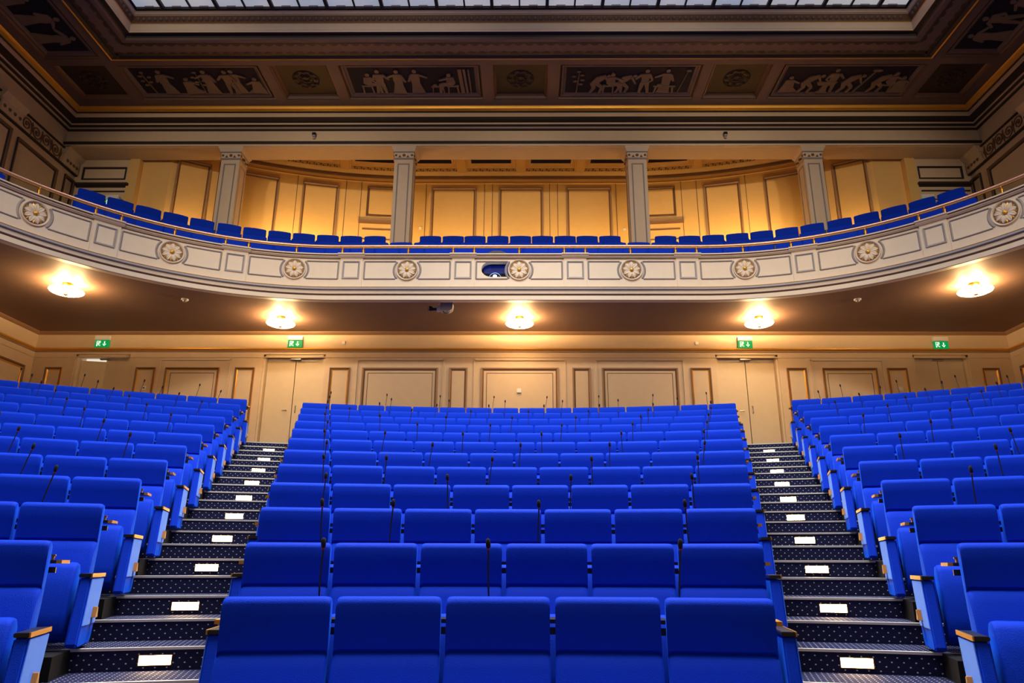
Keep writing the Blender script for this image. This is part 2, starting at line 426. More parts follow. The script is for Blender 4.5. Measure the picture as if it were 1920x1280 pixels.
mb.build('inner_panel_bead', BROWNM, wall_back)
mb = MB()
for (a, b) in ((1.88, 4.07), (-4.07, -1.88), (-1.15, 1.14), (7.22, 9.0), (-9.0, -7.22)):
    for q in ((a, a + .03), (b - .03, b)): mb.box(q[0], q[1], YB - .03, YB, zb - .3, 4.86)
    mb.box(a, b, YB - .03, YB, 4.83, 4.86)
mb.build('bay_edge', WALLP, wall_back)
# gilded cornice and fascia on the three walls
def u3(name, prof, m, parent=None, hx=XW, yb=YB, yf=6.0, **k):
    mb = MB(); uring(mb, prof, hx, yb, yf); return mb.build(name, m, parent, **k)
u3('trim_1', [(0, 5.085), (.03, 5.10), (.045, 5.12), (.05, 5.145), (.0, 5.165)], [GOLD], yf=-8.9, kind='structure', label='gilded cornice line round the room under the balcony')
u3('trim_2', [(0, 5.045), (.02, 5.05), (.03, 5.085), (0, 5.09)], [TANM], yf=-8.9, kind='structure', label='brown moulding under the gilded cornice')
u3('trim_3', [(0, 4.90), (.012, 4.905), (.015, 4.925), (0, 4.93)], [WALLP], yf=-8.9, kind='structure', label='thin bead under the cornice')
u3('trim_4', [(0, 5.50), (.05, 5.52), (.09, 5.55), (.09, 5.575), (0, 5.575)], [TANM], yf=-8.9, kind='structure', label='thin brown and gilt moulding where wall meets the balcony ceiling')
# side walls
for sx, nm in ((-1, 'left'), (1, 'right')):
    mb = MB(); mb.box(min(sx * XW, sx * (XW + .4)), max(sx * XW, sx * (XW + .4)), -9.3, 18.2, -1.8, 12.4)
    ws = mb.build('wall_' + nm, WALLP, kind='structure', label='beige panelled %s side wall' % nm)
    Ps = FX(sx * XW)
    wall_frames(ws, 'gilded_panel_moulding', [(14.6, 17.0, 2.6, 4.62), (11.6, 14.2, 1.6, 4.62), (8.6, 11.2, 1.0, 4.62)], Ps, [BROWNM, GOLD], .09, .05)
    wall_frames(ws, 'panel_moulding', [(12.9, 14.92, 7.0, 9.93), (15.15, 16.7, 7.0, 9.86), (17.0, 17.42, 7.4, 9.93), (10.2, 12.6, 7.0, 9.93), (7.2, 9.8, 7.0, 9.93)], Ps, [BROWNM, DARKM], .09, .05)
# front wall behind the camera and stage
mb = MB(); mb.box(-XW - .3, XW + .3, -9.4, -9.1, -1.8, 12.4); mb.build('wall_front', WALLP, kind='structure', label='plain wall behind the stage')
mb = MB(); mb.box(-XW + .1, XW - .1, -9, .35, -1.32, -1.12); mb.build('floor_stage', STAGEF, kind='structure', label='wooden stage floor in front of the seats')

# ---- small fittings of the lower wall
def sticker(name, x, y, z, w_, h_, label, cat, m=WHITE, d=.03):
    mb = MB(); mb.box(-w_ / 2, w_ / 2, -d, 0, -h_ / 2, h_ / 2); return mb.build(name, m, bevel=.005, label=label, cat=cat, loc=(x, y, z))
sticker('sensor_box', -4.44, YB, 5.285, .085, .085, 'small white square box on the fascia right of the second exit sign', 'sensor box')
sticker('sensor_box', 4.43, YB, 5.28, .085, .085, 'small white square box on the fascia left of the third exit sign', 'sensor box')
sticker('wall_box', -.02, YB, 4.06, .105, .11, 'white square box on the middle panel of the back wall', 'wall box', d=.05)
th = thing('thermostat', 'white thermostat with dark display on left narrow gilded panel', 'thermostat', (-9.3, YB, 4.12))
mb = MB(); mb.box(-.05, .05, -.025, 0, -.05, .05); mb.build('housing', WHITE, th, bevel=.004)
mb = MB(); mb.box(-.022, .022, -.028, -.024, -.014, .016); mb.build('display', BLACK, th)
sticker('wall_box', 9.34, YB, 4.12, .105, .105, 'white square box on the narrow gilded panel at right', 'wall box')

# exit signs
def exit_sign(x, y, z, label, rz=0, wd=.36):
    t = thing('exit_sign', label, 'exit sign', (x, y, z), rz, 'green exit signs')
    mb = MB(); mb.box(-wd / 2, wd / 2, -.09, 0, .0, .11); mb.build('housing', WHITE, t, bevel=.006)
    mb = MB(); mb.box(-wd / 2 + .005, wd / 2 - .005, -.06, -.045, -.19, -.005); mb.build('sign_panel', GREENS, t)
    Y = -.062
    def pf(polys, name):
        mb = MB()
        for p in polys: mb.prism([(a * .8, b * .8 - .02) for a, b in p], Y - .003, Y + .001, 'y')
        mb.build(name, WHITES, t)
    # door with running person, then arrow pointing down
    ex = lambda cx, cz, r: [(cx + r * math.cos(q * PI / 6), cz + r * math.sin(q * PI / 6)) for q in range(12)]
    door = [[(-.165, -.17), (-.165, -.02), (-.15, -.02), (-.15, -.17)], [(-.165, -.02), (-.165, -.005), (-.045, -.005), (-.045, -.02)], [(-.06, -.02), (-.045, -.02), (-.045, -.07), (-.06, -.07)], [(-.06, -.125), (-.045, -.125), (-.045, -.17), (-.06, -.17)], [(-.165, -.17), (-.165, -.16), (-.13, -.16), (-.13, -.17)]]
    pf(door, 'doorway_symbol')
    man = [ex(-.092, -.04, .014), [(-.12, -.058), (-.09, -.056), (-.082, -.075), (-.1, -.105), (-.118, -.1)], [(-.09, -.06), (-.06, -.085), (-.065, -.093), (-.095, -.075)], [(-.12, -.06), (-.145, -.08), (-.14, -.088), (-.112, -.07)],
           [(-.118, -.1), (-.1, -.105), (-.078, -.12), (-.09, -.158), (-.1, -.155), (-.092, -.125)], [(-.118, -.1), (-.104, -.104), (-.12, -.135), (-.146, -.15), (-.149, -.141), (-.129, -.128)]]
    pf(man, 'running_person_symbol')
    pf([[(.065, -.02), (.095, -.02), (.095, -.1), (.065, -.1)], [(.08, -.17), (.03, -.115), (.03, -.09), (.08, -.135)], [(.08, -.17), (.08, -.135), (.13, -.09), (.13, -.115)]], 'arrow_symbol')
    return t
exit_sign(-10.5, YB - .02, 5.34, 'green exit sign over the outer left door, one leaf ajar', wd=.37)
exit_sign(-5.64, YB - .02, 5.34, 'green exit sign over the door at the top of left aisle', wd=.37)
exit_sign(5.62, YB - .02, 5.33, 'green exit sign over the door at the top of right aisle', wd=.37)
exit_sign(10.48, YB - .02, 5.32, 'green exit sign over the outer right door', wd=.37)
exit_sign(-10.98, 17.35, 9.33, 'green exit sign half hidden behind blue gallery seats, upper left', wd=.34)
exit_sign(10.86, 17.35, 9.33, 'green exit sign half hidden behind blue gallery seats, upper right', wd=.34)

# ================================================================== BALCONY
bal = thing('balcony', 'cream curved balcony front with rosettes and moulded panels across the hall', 'balcony')
SM = 12.6
Zcap = 6.43
# soffit (balcony ceiling)
mb = MB(); rows = []
for s in srange(-SM, SM, .35):
    p, _ = bpath(s, .28); q, _ = bpath(s, .36)
    rows.append([(p.x, p.y, 5.435), (p.x, p.y, ZS), (p.x, YB - .002, ZS)] if p.y < YB else [(p.x, p.y, ZS)] * 3)
x_last = rows[-1][0][0]
mb.grid(rows)
for sx in (-1, 1):
    p = rows[-1][0] if sx > 0 else rows[0][0]
    mb.face([(p[0], p[1], ZS), (p[0], YB - .002, ZS), (sx * (XW - .002), YB - .002, ZS), (sx * (XW - .002), p[1] - .0, ZS)])
mb.build('soffit', SOFF, bal, label='brown satin underside of the balcony')
# parapet face with a projector opening cut in the middle panel
mb = MB(); psweep(mb, bpath, -SM, SM, [(.0, 5.655), (.0, 6.38), (.16, 6.38), (.16, 5.655)], .2, closed=True, ends=True)
face = mb.build('parapet_wall', CREAM, bal)
cut = MB(); poly = []
for k in range(13):
    t = PI / 2 + PI * k / 12
    if abs(math.sin(t)) < .86 or True: poly.append((-.61 + .21 * math.cos(t), 6.095 + .18 * math.sin(t)))
poly += [(-.2, 5.915), (-.2, 6.275)]
cut.prism(poly, 14.2, 14.9, 'y')
co = cut.build('cutter', CREAM)
bm_ = face.modifiers.new('b', 'BOOLEAN'); bm_.object = co; bm_.operation = 'DIFFERENCE'; bm_.solver = 'EXACT'
dg = bpy.context.evaluated_depsgraph_get(); dg.update()
nm = bpy.data.meshes.new_from_object(face.evaluated_get(dg)); face.modifiers.clear(); face.data = nm
bpy.data.objects.remove(co)
# cap and bottom cornice
mb = MB(); psweep(mb, bpath, -SM, SM, [(.0, 6.34), (-.02, 6.345), (-.025, 6.355), (-.05, 6.37), (-.055, 6.395), (-.085, 6.405), (-.085, Zcap), (.22, Zcap), (.22, 6.37)], .2, closed=True, ends=True)
mb.build('cap_moulding', CREAM, bal)
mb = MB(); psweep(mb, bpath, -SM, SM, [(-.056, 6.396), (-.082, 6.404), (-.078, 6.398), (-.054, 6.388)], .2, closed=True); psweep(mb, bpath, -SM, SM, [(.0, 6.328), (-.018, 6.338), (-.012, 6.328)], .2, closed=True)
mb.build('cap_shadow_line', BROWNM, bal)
mb = MB(); psweep(mb, bpath, -SM, SM, [(.0, 5.655), (-.05, 5.655), (-.05, 5.615), (-.02, 5.60), (.04, 5.60), (.04, 5.655)], .2, closed=True, ends=True)
mb.build('reeded_moulding', GREYM, bal)
mb = MB(); psweep(mb, bpath, -SM, SM, [(-.052, 5.655), (-.058, 5.665), (-.04, 5.67), (.0, 5.667), (.0, 5.655)], .2, closed=True); mb.build('gilt_line', GOLD, bal)
mb = MB(); psweep(mb, bpath, -SM, SM, [(.28, 5.43), (.05, 5.395), (.03, 5.40), (.03, 5.495), (.05, 5.50), (.0, 5.53), (-.01, 5.595), (.06, 5.60), (.06, 5.65), (.28, 5.65)], .2, closed=True, ends=True)
mb.build('lower_cornice', CREAM, bal)
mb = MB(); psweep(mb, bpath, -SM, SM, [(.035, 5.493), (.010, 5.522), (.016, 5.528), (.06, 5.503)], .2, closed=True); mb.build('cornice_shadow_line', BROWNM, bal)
# pilasters, panel frames, rosettes
PER = 2.43
def PB(s0, o=0):
    def P(u, v, h):
        q, _ = bpath(s0 + u, -h - o); return (q.x, q.y, v)
    return P
def frame_bal(mb, s0, u0, u1, v0, v1, cut=None, o=0):
    frame_on(mb, PB(s0, o), u0, u1, v0, v1, .04, .022, 0, None, 6)
k = 0
for i in range(-5, 5):
    c = (i + .5) * PER
    if abs(c) > SM - .3: continue
    mb = MB()
    psweep(mb, bpath, c - .245, c + .245, [(.01, 5.66), (-.02, 5.66), (-.02, 6.345), (.01, 6.345)], .1, closed=True, ends=True)
    psweep(mb, bpath, c - .29, c + .29, [(-.02, 6.34), (-.045, 6.345), (-.075, 6.375), (-.08, 6.395), (-.115, 6.408), (-.115, Zcap + .004), (.02, Zcap + .004)], .1, closed=True, ends=True)
    pil = mb.build('pilaster', CREAM, bal)
    mb = MB(); frame_bal(mb, c, -.185, .185, 5.865, 6.27, o=.02); mb.build('panel_moulding', GREYM, pil)
for i in range(-5, 6):
    c = i * PER
    if abs(c) > SM: continue
    # frame broken round the rosette: left and right open brackets
    Pf = PB(c)
    for sg in (-1, 1):
        mb = MB()
        e = .93
        segs = [((sg * e, 5.865), (sg * e, 6.27))]
        def bar(a, b, wdt=.04):
            (u0, v0), (u1, v1) = a, b; n = 6
            L_ = math.hypot(u1 - u0, v1 - v0); nx, ny = -(v1 - v0) / L_ * wdt / 2, (u1 - u0) / L_ * wdt / 2
            for j in range(n):
                t0, t1 = j / n, (j + 1) / n
                A = (u0 + (u1 - u0) * t0, v0 + (v1 - v0) * t0); B = (u0 + (u1 - u0) * t1, v0 + (v1 - v0) * t1)
                for s_, h_ in ((1, 0), (-1, 0)):
                    mb.face([Pf(A[0] + nx * s_, A[1] + ny * s_, 0), Pf(B[0] + nx * s_, B[1] + ny * s_, 0), Pf(B[0], B[1], .022), Pf(A[0], A[1], .022)])
        bar((sg * e, 5.865), (sg * e, 6.27))
        xi = .19
        bar((sg * e, 6.27), (sg * (xi + .06), 6.27)); bar((sg * e, 5.865), (sg * (xi + .06), 5.865))
        # curved bracket round the rosette
        r0, r1 = .265, .315
        for j in range(8):
            t0 = -.72 + 1.44 * j / 8; t1 = -.72 + 1.44 * (j + 1) / 8
            q = lambda r, t, h: Pf(sg * r * math.cos(t), 6.068 + r * math.sin(t), h)
            mb.face([q(r0, t0, 0), q(r0, t1, 0), q((r0 + r1) / 2, t1, .024), q((r0 + r1) / 2, t0, .024)])
            mb.face([q((r0 + r1) / 2, t0, .024), q((r0 + r1) / 2, t1, .024), q(r1, t1, 0), q(r1, t0, 0)])
        mb.build('panel_moulding', GREYM, bal)
    p, nrm = bpath(c); ang = math.atan2(nrm.x, nrm.y)
    if i == -5:
        # rosette master: ring, petals, gilt sepals, button (local: facing -Y)
        T0 = Matrix.Rotation(PI / 2, 4, 'X')
        ring = MB(); ring.lathe([(.215, 0), (.215, .02), (.205, .03), (.195, .026), (.185, .012), (.18, .0)], 32, T=T0)
        bed = MB(); bed.lathe([(.182, .004), (.1, .004), (.0, .004)], 24, T=T0)
        pet = MB(); sep = MB()
        for j in range(9):
            a = 2 * PI * j / 9 + PI / 2
            rows = []
            for (r, wd_, hh) in ((.03, .018, .02), (.06, .036, .035), (.1, .046, .042), (.135, .038, .036), (.16, .018, .026), (.172, .003, .018)):
                row = []
                for u in (-1, -.5, 0, .5, 1):
                    zz = hh * (1 - .55 * u * u) - (.012 if u == 0 else 0)
                    x_ = r * math.cos(a) - u * wd_ * math.sin(a); y_ = r * math.sin(a) + u * wd_ * math.cos(a)
                    row.append(T0 @ Vector((x_, y_, zz)))
                rows.append(row)
            pet.grid(rows)
            b_ = a + PI / 9; rows = []
            for (r, wd_, hh) in ((.1, .012, .02), (.14, .02, .026), (.172, .003, .01)):
                rows.append([T0 @ Vector((r * math.cos(b_) - u * wd_ * math.sin(b_), r * math.sin(b_) + u * wd_ * math.cos(b_), hh * (1 - .5 * u * u))) for u in (-1, 0, 1)])
            sep.grid(rows)
        btn = MB(); btn.lathe([(.034, .02), (.034, .045), (.022, .056), (.0, .06)], 12, T=T0)
        ro = [ring.build('rosette', CREAM, bal, True)]
        subs = [bed.build('rosette_bed', BROWNM, ro[0]), pet.build('petals', CREAM, ro[0], True), sep.build('gilt_leaves', GOLD, ro[0], True), btn.build('rosette_button', GOLD, ro[0], True)]
        R0o = ro[0]
    else:
        R0o = ro[0].copy(); COL.objects.link(R0o); R0o.parent = bal
        for q in subs:
            c2 = q.copy(); COL.objects.link(c2); c2.parent = R0o
    R0o.location = (p.x - nrm.x * .002, p.y - nrm.y * .002, 6.072); R0o.scale = (1.14, 1.14, 1.14); R0o.rotation_euler = (0, 0, -ang)
# brass rail
rail = thing('brass_handrail', 'polished brass handrail on turned posts along the balcony top', 'handrail')
mb = MB(); psweep(mb, bpath, -SM, SM, [(.03 + .033 * math.cos(t), 6.648 + .032 * math.sin(t)) for t in [2 * PI * j / 10 for j in range(10)]], .2, closed=True, ends=True)
mb.build('rail', COPPER, rail, True)
mb = MB(); psweep(mb, bpath, -SM, SM, [(.012, 6.605), (.048, 6.605), (.048, 6.612), (.012, 6.612)], .2, closed=True); mb.build('rail_underside_strip', BRASS, rail)
post0 = None
for i in range(-5, 6):
    for d in (-.985, 0, .985):
        s = i * PER + d
        if abs(s) > SM: continue
        p, nrm = bpath(s, .03)
        if post0 is None:
            mb = MB(); mb.lathe([(0, 0), (.033, 0), (.035, .01), (.021, .024), (.028, .075), (.034, .11), (.037, .122), (.022, .134), (.028, .148), (.016, .16), (.014, .19), (0, .19)], 12)
            po = mb.build('rail_post', BRASS, rail, True); post0 = po
        else:
            po = post0.copy(); COL.objects.link(po); po.parent = rail
        po.location = (p.x, p.y, Zcap)

# gallery tiers
tiers = [(.22, 1.05, 6.08), (1.05, 1.85, 6.58), (1.85, 5.05, 7.12)]
for k, (a, b, z) in enumerate(tiers):
    mb = MB(); rows = []
    lim = 12.6 if k < 2 else 10.5
    for s in srange(-lim, lim, .3):
        p, _ = bpath(s, a); q, _ = bpath(s, b)
        if k == 2: q = Vector((p.x, max(19.6, p.y + .2)))
        rows.append([(p.x, p.y, z - .5), (p.x, p.y, z), (q.x, q.y, z)])
    mb.grid(rows); mb.build('trim_%d' % (85 + k), CARPET if False else DARKF, kind='structure', label='dark stepped floor under the %s gallery seat row' % ('front', 'middle', 'back')[k])

# under-balcony lamps
def ceiling_lamp(x, y, label, first=[None]):
    t = thing('ceiling_lamp', label, 'ceiling lamp', (x, y, ZS), 0, 'opal glass lamps under the balcony')
    if first[0] is None:
        mb = MB(); mb.lathe([(0, 0), (.1, 0), (.105, -.02), (.105, -.05), (.09, -.065), (.03, -.07), (0, -.07)], 24); a = mb.build('canopy', BRASS, t, True)
        mb = MB(); mb.tube([(0, 0, -.06), (0, 0, -.27)], .008, 8); b = mb.build('stem', BRASS, t)
        mb = MB(); mb.lathe([(.325, -.155), (.33, -.165), (.315, -.185), (.26, -.21), (.17, -.232), (.08, -.243), (.0, -.246)], 40)
        mi = MB(); mi.lathe([(.0, -.241), (.08, -.238), (.17, -.226), (.255, -.203), (.31, -.178), (.325, -.155)], 40); c2_ = mi.build('shade_inner_face', WHITE, t, True); c = mb.build('glass_shade', LAMPG, t, True)
        mb = MB(); mb.lathe([(0, -.243), (.05, -.245), (.045, -.252), (.02, -.258), (.012, -.27), (.016, -.278), (0, -.285)], 16); d = mb.build('finial', BRASS, t, True)
        first[0] = (a, b, c, d, c2_)
    else:
        for q in first[0]:
            e = q.copy(); COL.objects.link(e); e.parent = t
    for k in range(3):
        a = 2 * PI * k / 3 + .4
        L = lamp('lamp_bulb', 'POINT', (x + .17 * math.cos(a), y + .17 * math.sin(a), ZS - .13), 66, (1, .62, .27), .03)
for x, y, l in ((0, 16.11, 'opal glass ceiling lamp with brass canopy, middle of the five under the balcony'), (-5.65, 16.1, 'opal glass ceiling lamp beneath balcony, near the second exit sign from left'), (5.63, 16.08, 'opal glass ceiling lamp beneath balcony, near the third exit sign from left'),
                (-9.44, 13.98, 'opal glass ceiling lamp under the balcony, farthest left of the five'), (9.42, 13.96, 'opal glass ceiling lamp under the balcony, farthest right of the five')):
    ceiling_lamp(x, y, l)
for x, y, s_ in ((-7.4, 14.9, 'left'), (7.43, 14.89, 'right')):
    t = thing('smoke_detector', 'small white smoke detector on the balcony ceiling, %s side' % s_, 'smoke detector', (x, y, ZS))
    mb = MB(); mb.lathe([(0, 0), (.075, 0), (.078, -.02), (.06, -.035), (0, -.035)], 20); mb.build('base', WHITE, t, True)
    mb = MB(); mb.lathe([(.045, -.035), (.04, -.06), (.02, -.07), (0, -.07)], 16); mb.build('sensor_cap', GREYP, t, True)
# video camera under the balcony
cm = thing('ceiling_camera', 'grey pan and tilt camera with black lens under the balcony', 'camera', (-1.62, 15.0, ZS))
mb = MB(); mb.box(-.13, .17, -.12, .12, -.025, 0); mb.build('mounting_plate', DARKM, cm)
mb = MB(); mb.prism([(-.12, -.03), (.14, -.03), (.16, -.1), (.15, -.22), (.06, -.28), (-.12, -.25)], -.11, .11, 'y'); mb.build('housing', GREYP, cm, bevel=.012)
mb = MB(); mb.box(-.2, -.12, -.05, .05, -.25, -.13); mb.build('bracket', WHITE, cm, bevel=.004)
mb = MB(); mb.tube([(-.2, 0, -.2), (-.27, -.02, -.21), (-.33, -.03, -.2)], [.03, .03, .045], 14); mb.tube([(-.32, -.03, -.2), (-.38, -.06, -.2)], .055, 14); mb.build('lens', BLACK, cm, True)
mb = MB(); mb.tube([(.02 + .07 * math.cos(t), -.11, -.28 - .06 * math.sin(t)) for t in [PI * j / 10 for j in range(11)]], .005, 6); mb.tube([(.0 + .045 * math.cos(t), -.10, -.27 - .05 * math.sin(t)) for t in [PI * j / 10 for j in range(11)]], .005, 6); mb.build('cable', BLACK, cm, True)
# projector behind the opening
pj = thing('projector', 'black projector with glowing blue-white lens behind the balcony opening', 'projector', (-.5, 14.9, 6.12))
mb = MB(); mb.box(-.29, .29, -.2, .45, -.29, .36); mb.prism([(-.29, .36), (-.29, .44), (-.2, .52), (-.08, .57), (.08, .57), (.2, .52), (.29, .44), (.29, .36)], -.1, .4, 'y'); mb.build('housing', BLACK, pj)
mb = MB(); mb.box(-.28, .28, -.215, -.2, -.26, .16); mb.build('front_glass', PROJB, pj)
mb = MB(); Tp = Matrix.Translation((-.03, -.24, -.16)) @ Matrix.Rotation(PI / 2, 4, 'X'); mb.lathe([(.128, -.01), (.136, -.01), (.136, .01), (.128, .01), (.128, -.01)], 32, T=Tp); mb.build('lens_ring', PROJR, pj, True)
mb = MB(); mb.lathe([(.042, 0), (.03, .02), (.0, .028)], 20, T=Matrix.Translation((-.03, -.30, -.135)) @ Matrix.Rotation(PI / 2, 4, 'X')); mb.build('lens', PROJL, pj, True)
mb = MB(); mb.tube([(-.03, -.2, -.145), (-.03, -.298, -.137)], .05, 16); mb.build('lens_barrel', BLACK, pj, True)

# ================================================================== COLUMNS AND BEAM
for x, l in ((-7.7, 'white square pillar on the gallery, farthest left'), (-3.09, 'white square pillar on the gallery, left of the middle bay'), (3.09, 'white square pillar on the gallery, right of the middle bay'), (7.73, 'white square pillar on the gallery, farthest right')):
    t = thing('gallery_pillar', l, 'pillar', (x, 17.05, 7.12), 0, 'square pillars on the gallery')
    h = .245; z1 = 3.1
    mb = MB(); mb.box(-h, h, -h, h, 0, z1 + .06); mb.build('shaft', CREAM, t, bevel=.006)
    for k, T in enumerate((None, 1, 2, 3)):
        mb = MB(); R_ = Matrix.Rotation(k * PI / 2, 4, 'Z')
        frame_on(mb, lambda u, v, hh: tuple(R_ @ Vector((u, -h - hh, v))), -.16, .16, .3, z1 - .12, .035, .014); mb.build('shaft_panel_moulding', GREYM, t)
    def sq(mb, w0, w1, za, zb_): 
        mb.grid([[(-w0, -w0, za), (w0, -w0, za), (w0, w0, za), (-w0, w0, za)], [(-w1, -w1, zb_), (w1, -w1, zb_), (w1, w1, zb_), (-w1, w1, zb_)]], True)
    mb = MB(); 
    for a in ((.25, .27, z1, z1 + .02), (.27, .27, z1 + .02, z1 + .04), (.27, .25, z1 + .04, z1 + .06)): sq(mb, *a)
    mb.build('astragal', GREYM, t)
    mb = MB()
    for a in ((.25, .262, z1 + .06, z1 + .2),): sq(mb, *a)
    cp = mb.build('capital', CREAM, t)
    mb = MB()
    for a in ((.265, .285, z1 + .2, z1 + .215), (.285, .275, z1 + .215, z1 + .235)): sq(mb, *a)
    mb.build('capital_bead', GREYM, cp)
    mb = MB()
    for a in ((.275, .30, z1 + .235, z1 + .28), (.30, .325, z1 + .28, z1 + .32), (.325, .325, z1 + .32, z1 + .355), (.325, .335, z1 + .355, z1 + .37)): sq(mb, *a)
    mb.face([(-.335, -.335, z1 + .37), (.335, -.335, z1 + .37), (.335, .335, z1 + .37), (-.335, .335, z1 + .37)])
    mb.build('abacus', CREAM, cp)
    mb = MB()
    for k in range(4):
        R_ = Matrix.Rotation(k * PI / 2, 4, 'Z')
        for u, r in ((-.21, .035), (0, .045), (.21, .035)):
            mb.lathe([(r, 0), (r * .7, .022), (0, .03)], 10, T=R_ @ Matrix.Translation((u, -.255, z1 + .13)) @ Matrix.Rotation(PI / 2, 4, 'X'))
        for u in (-.105, .105): mb.prism([(u - .035, z1 + .07), (u + .035, z1 + .07), (u, z1 + .13)], -.275, -.25, 'y', T=R_)
    mb.build('carved_leaves', BROWNM, cp, True)
    mb = MB(); mb.box(-.3, .3, -.3, .3, 0, .16); mb.build('plinth', CREAM, t, bevel=.01)
ZBM = 10.592
mb = MB(); mb.box(-XW, XW, 16.8, 17.42, ZBM, 11.35); beam = mb.build('trim_20', WALLP, kind='structure', label='long beam carried by the gallery pillars')
mb = MB(); mb.box(-XW, XW, 16.74, 16.8, 10.60, 10.655); mb.build('beam_fascia', WALLP, beam)
mb = MB(); mb.prism([(16.8, 10.655), (16.73, 10.66), (16.70, 10.70), (16.72, 10.735), (16.8, 10.76)], -XW, XW, 'x'); mb.build('beam_moulding', DARKM, beam)
for x, l in ((-5.52, 'left'), (5.46, 'right')):
    t = thing('beam_sensor', 'small black and grey sensor on the beam, %s of the middle pillars' % l, 'sensor', (x, 16.78, 10.93))
    mb = MB(); mb.box(-.05, .05, -.08, 0, -.02, .07); mb.build('housing', BLACK, t, bevel=.008)
    mb = MB(); mb.lathe([(.045, 0), (.04, -.03), (.0, -.05)], 12, (0, -.05, -.02)); mb.box(-.03, .03, -.04, 0, -.1, -.06); mb.build('lens_dome', GREYP, t, True)

# gallery wall (curved) with panels
mb = MB(); psweep(mb, wpath, -10.04, 10.04, [(0, 7.1), (0, 11.7)], .3)
gw = mb.build('wall_gallery', CREAM_LIT, kind='structure', label='cream curved wall behind the gallery pillars, lamp glow in its colour')
def Pw(u, v, h):
    q, _ = wpath(u, -h); return (q.x, q.y, v)
for (a, b, zt_) in [(-2.7, -1.34, 10.84), (-.67, .67, 10.84), (1.36, 2.72, 10.84)] + [(sg * p if sg > 0 else -q_, sg * q_ if sg > 0 else -p, z_) for sg in (1, -1) for p, q_, z_ in ((5.45, 6.5, 10.8), (7.15, 8.35, 10.8), (9.0, 9.88, 10.8))]:
    mb = MB(); frame_on(mb, Pw, a, b, 7.6, zt_, .09, .05, 0, 1, 6); mb.build('panel_moulding', [TANM, BROWNM], gw)
mb = MB()
for a in (.86, 1.1, 2.86, 4.8, 5.25, 6.65, 8.5, 8.8):
    for sg in (-1, 1):
        psweep(mb, wpath, sg * a - .008, sg * a + .008, [(-.012, 7.4), (-.012, 11.0)], .02)
mb.build('wall_seams', BROWNM, gw)
for sg in (-1, 1):      # overdoors
    u0, u1 = sorted((sg * 3.72, sg * 4.62))
    mb = MB(); frame_on(mb, Pw, u0, u1, 9.86, 10.83, .07, .04, 0, 0, 4); mb.build('overdoor_moulding', BROWNM, gw)
    mb = MB(); psweep(mb, wpath, u0 - .2, u1 + .2, [(0, 9.62), (-.08, 9.66), (-.1, 9.70), (0, 9.71)], .1, closed=True, ends=True)
    psweep(mb, wpath, u0 - .08, u1 + .08, [(0, 9.42), (-.03, 9.42), (-.03, 9.45), (0, 9.45)], .1, closed=True, ends=True)
    psweep(mb, wpath, u0 - .08, u1 + .08, [(0, 9.1), (-.03, 9.1), (-.03, 9.13), (0, 9.13)], .1, closed=True, ends=True)
    mb.build('overdoor_cornice', BROWNM, gw)
mb = MB(); psweep(mb, wpath, -10.0, 10.0, [(0, 11.14), (-.03, 11.15), (-.05, 11.2), (-.02, 11.21), (0, 11.22)], .3, closed=True); mb.build('wall_cornice_line', BROWNM, gw)
mb = MB(); psweep(mb, wpath, -10.0, 10.0, [(0, 11.22), (-.06, 11.25), (-.14, 11.33), (0, 11.35)], .3, closed=True); psweep(mb, wpath, -10.0, 10.0, [(0, 10.98), (-.02, 10.99), (-.02, 11.01), (0, 11.02)], .3, closed=True); mb.build('cove', CREAM_LIT, gw)
# gallery ceiling with radial ribs, key frieze, dark panels
mb = MB(); mb.grid([[(*wpath(s_)[0], 11.385), (wpath(s_)[0].x, 17.45, 11.385)] for s_ in srange(-10, 10, .3)]); gc = mb.build('ceiling_gallery', NAVY, kind='structure', label='dark blue gallery ceiling panels behind the beam')
mb = MB(); psweep(mb, wpath, -10.0, 10.0, [(0, 11.345), (-.08, 11.345), (-.09, 11.35), (-.28, 11.35), (-.29, 11.34), (-.33, 11.34), (-.34, 11.36), (-.40, 11.35), (-.42, 11.372), (-.48, 11.36), (-.51, 11.384)], .3)
mb.build('border', CREAM_LIT, gc)
mb = MB(); psweep(mb, wpath, -10.0, 10.0, [(-.09, 11.348), (-.28, 11.348)], .3); fz = mb.build('key_frieze', BROWNM, gc)
mb = MB()
for i in range(-49, 50):
    s = i * .2
    q = lambda a, b, c, d: psweep(mb, wpath, s + a, s + b, [(-c + .04, 11.346), (-d + .02, 11.346)], .5)
    q(0, .02, .155, .275); q(.0, .15, .255, .275); q(.13, .15, .195, .275); q(.06, .15, .195, .215); q(.06, .2, .155, .17)
mb.build('key_pattern', CREAM_LIT, fz)
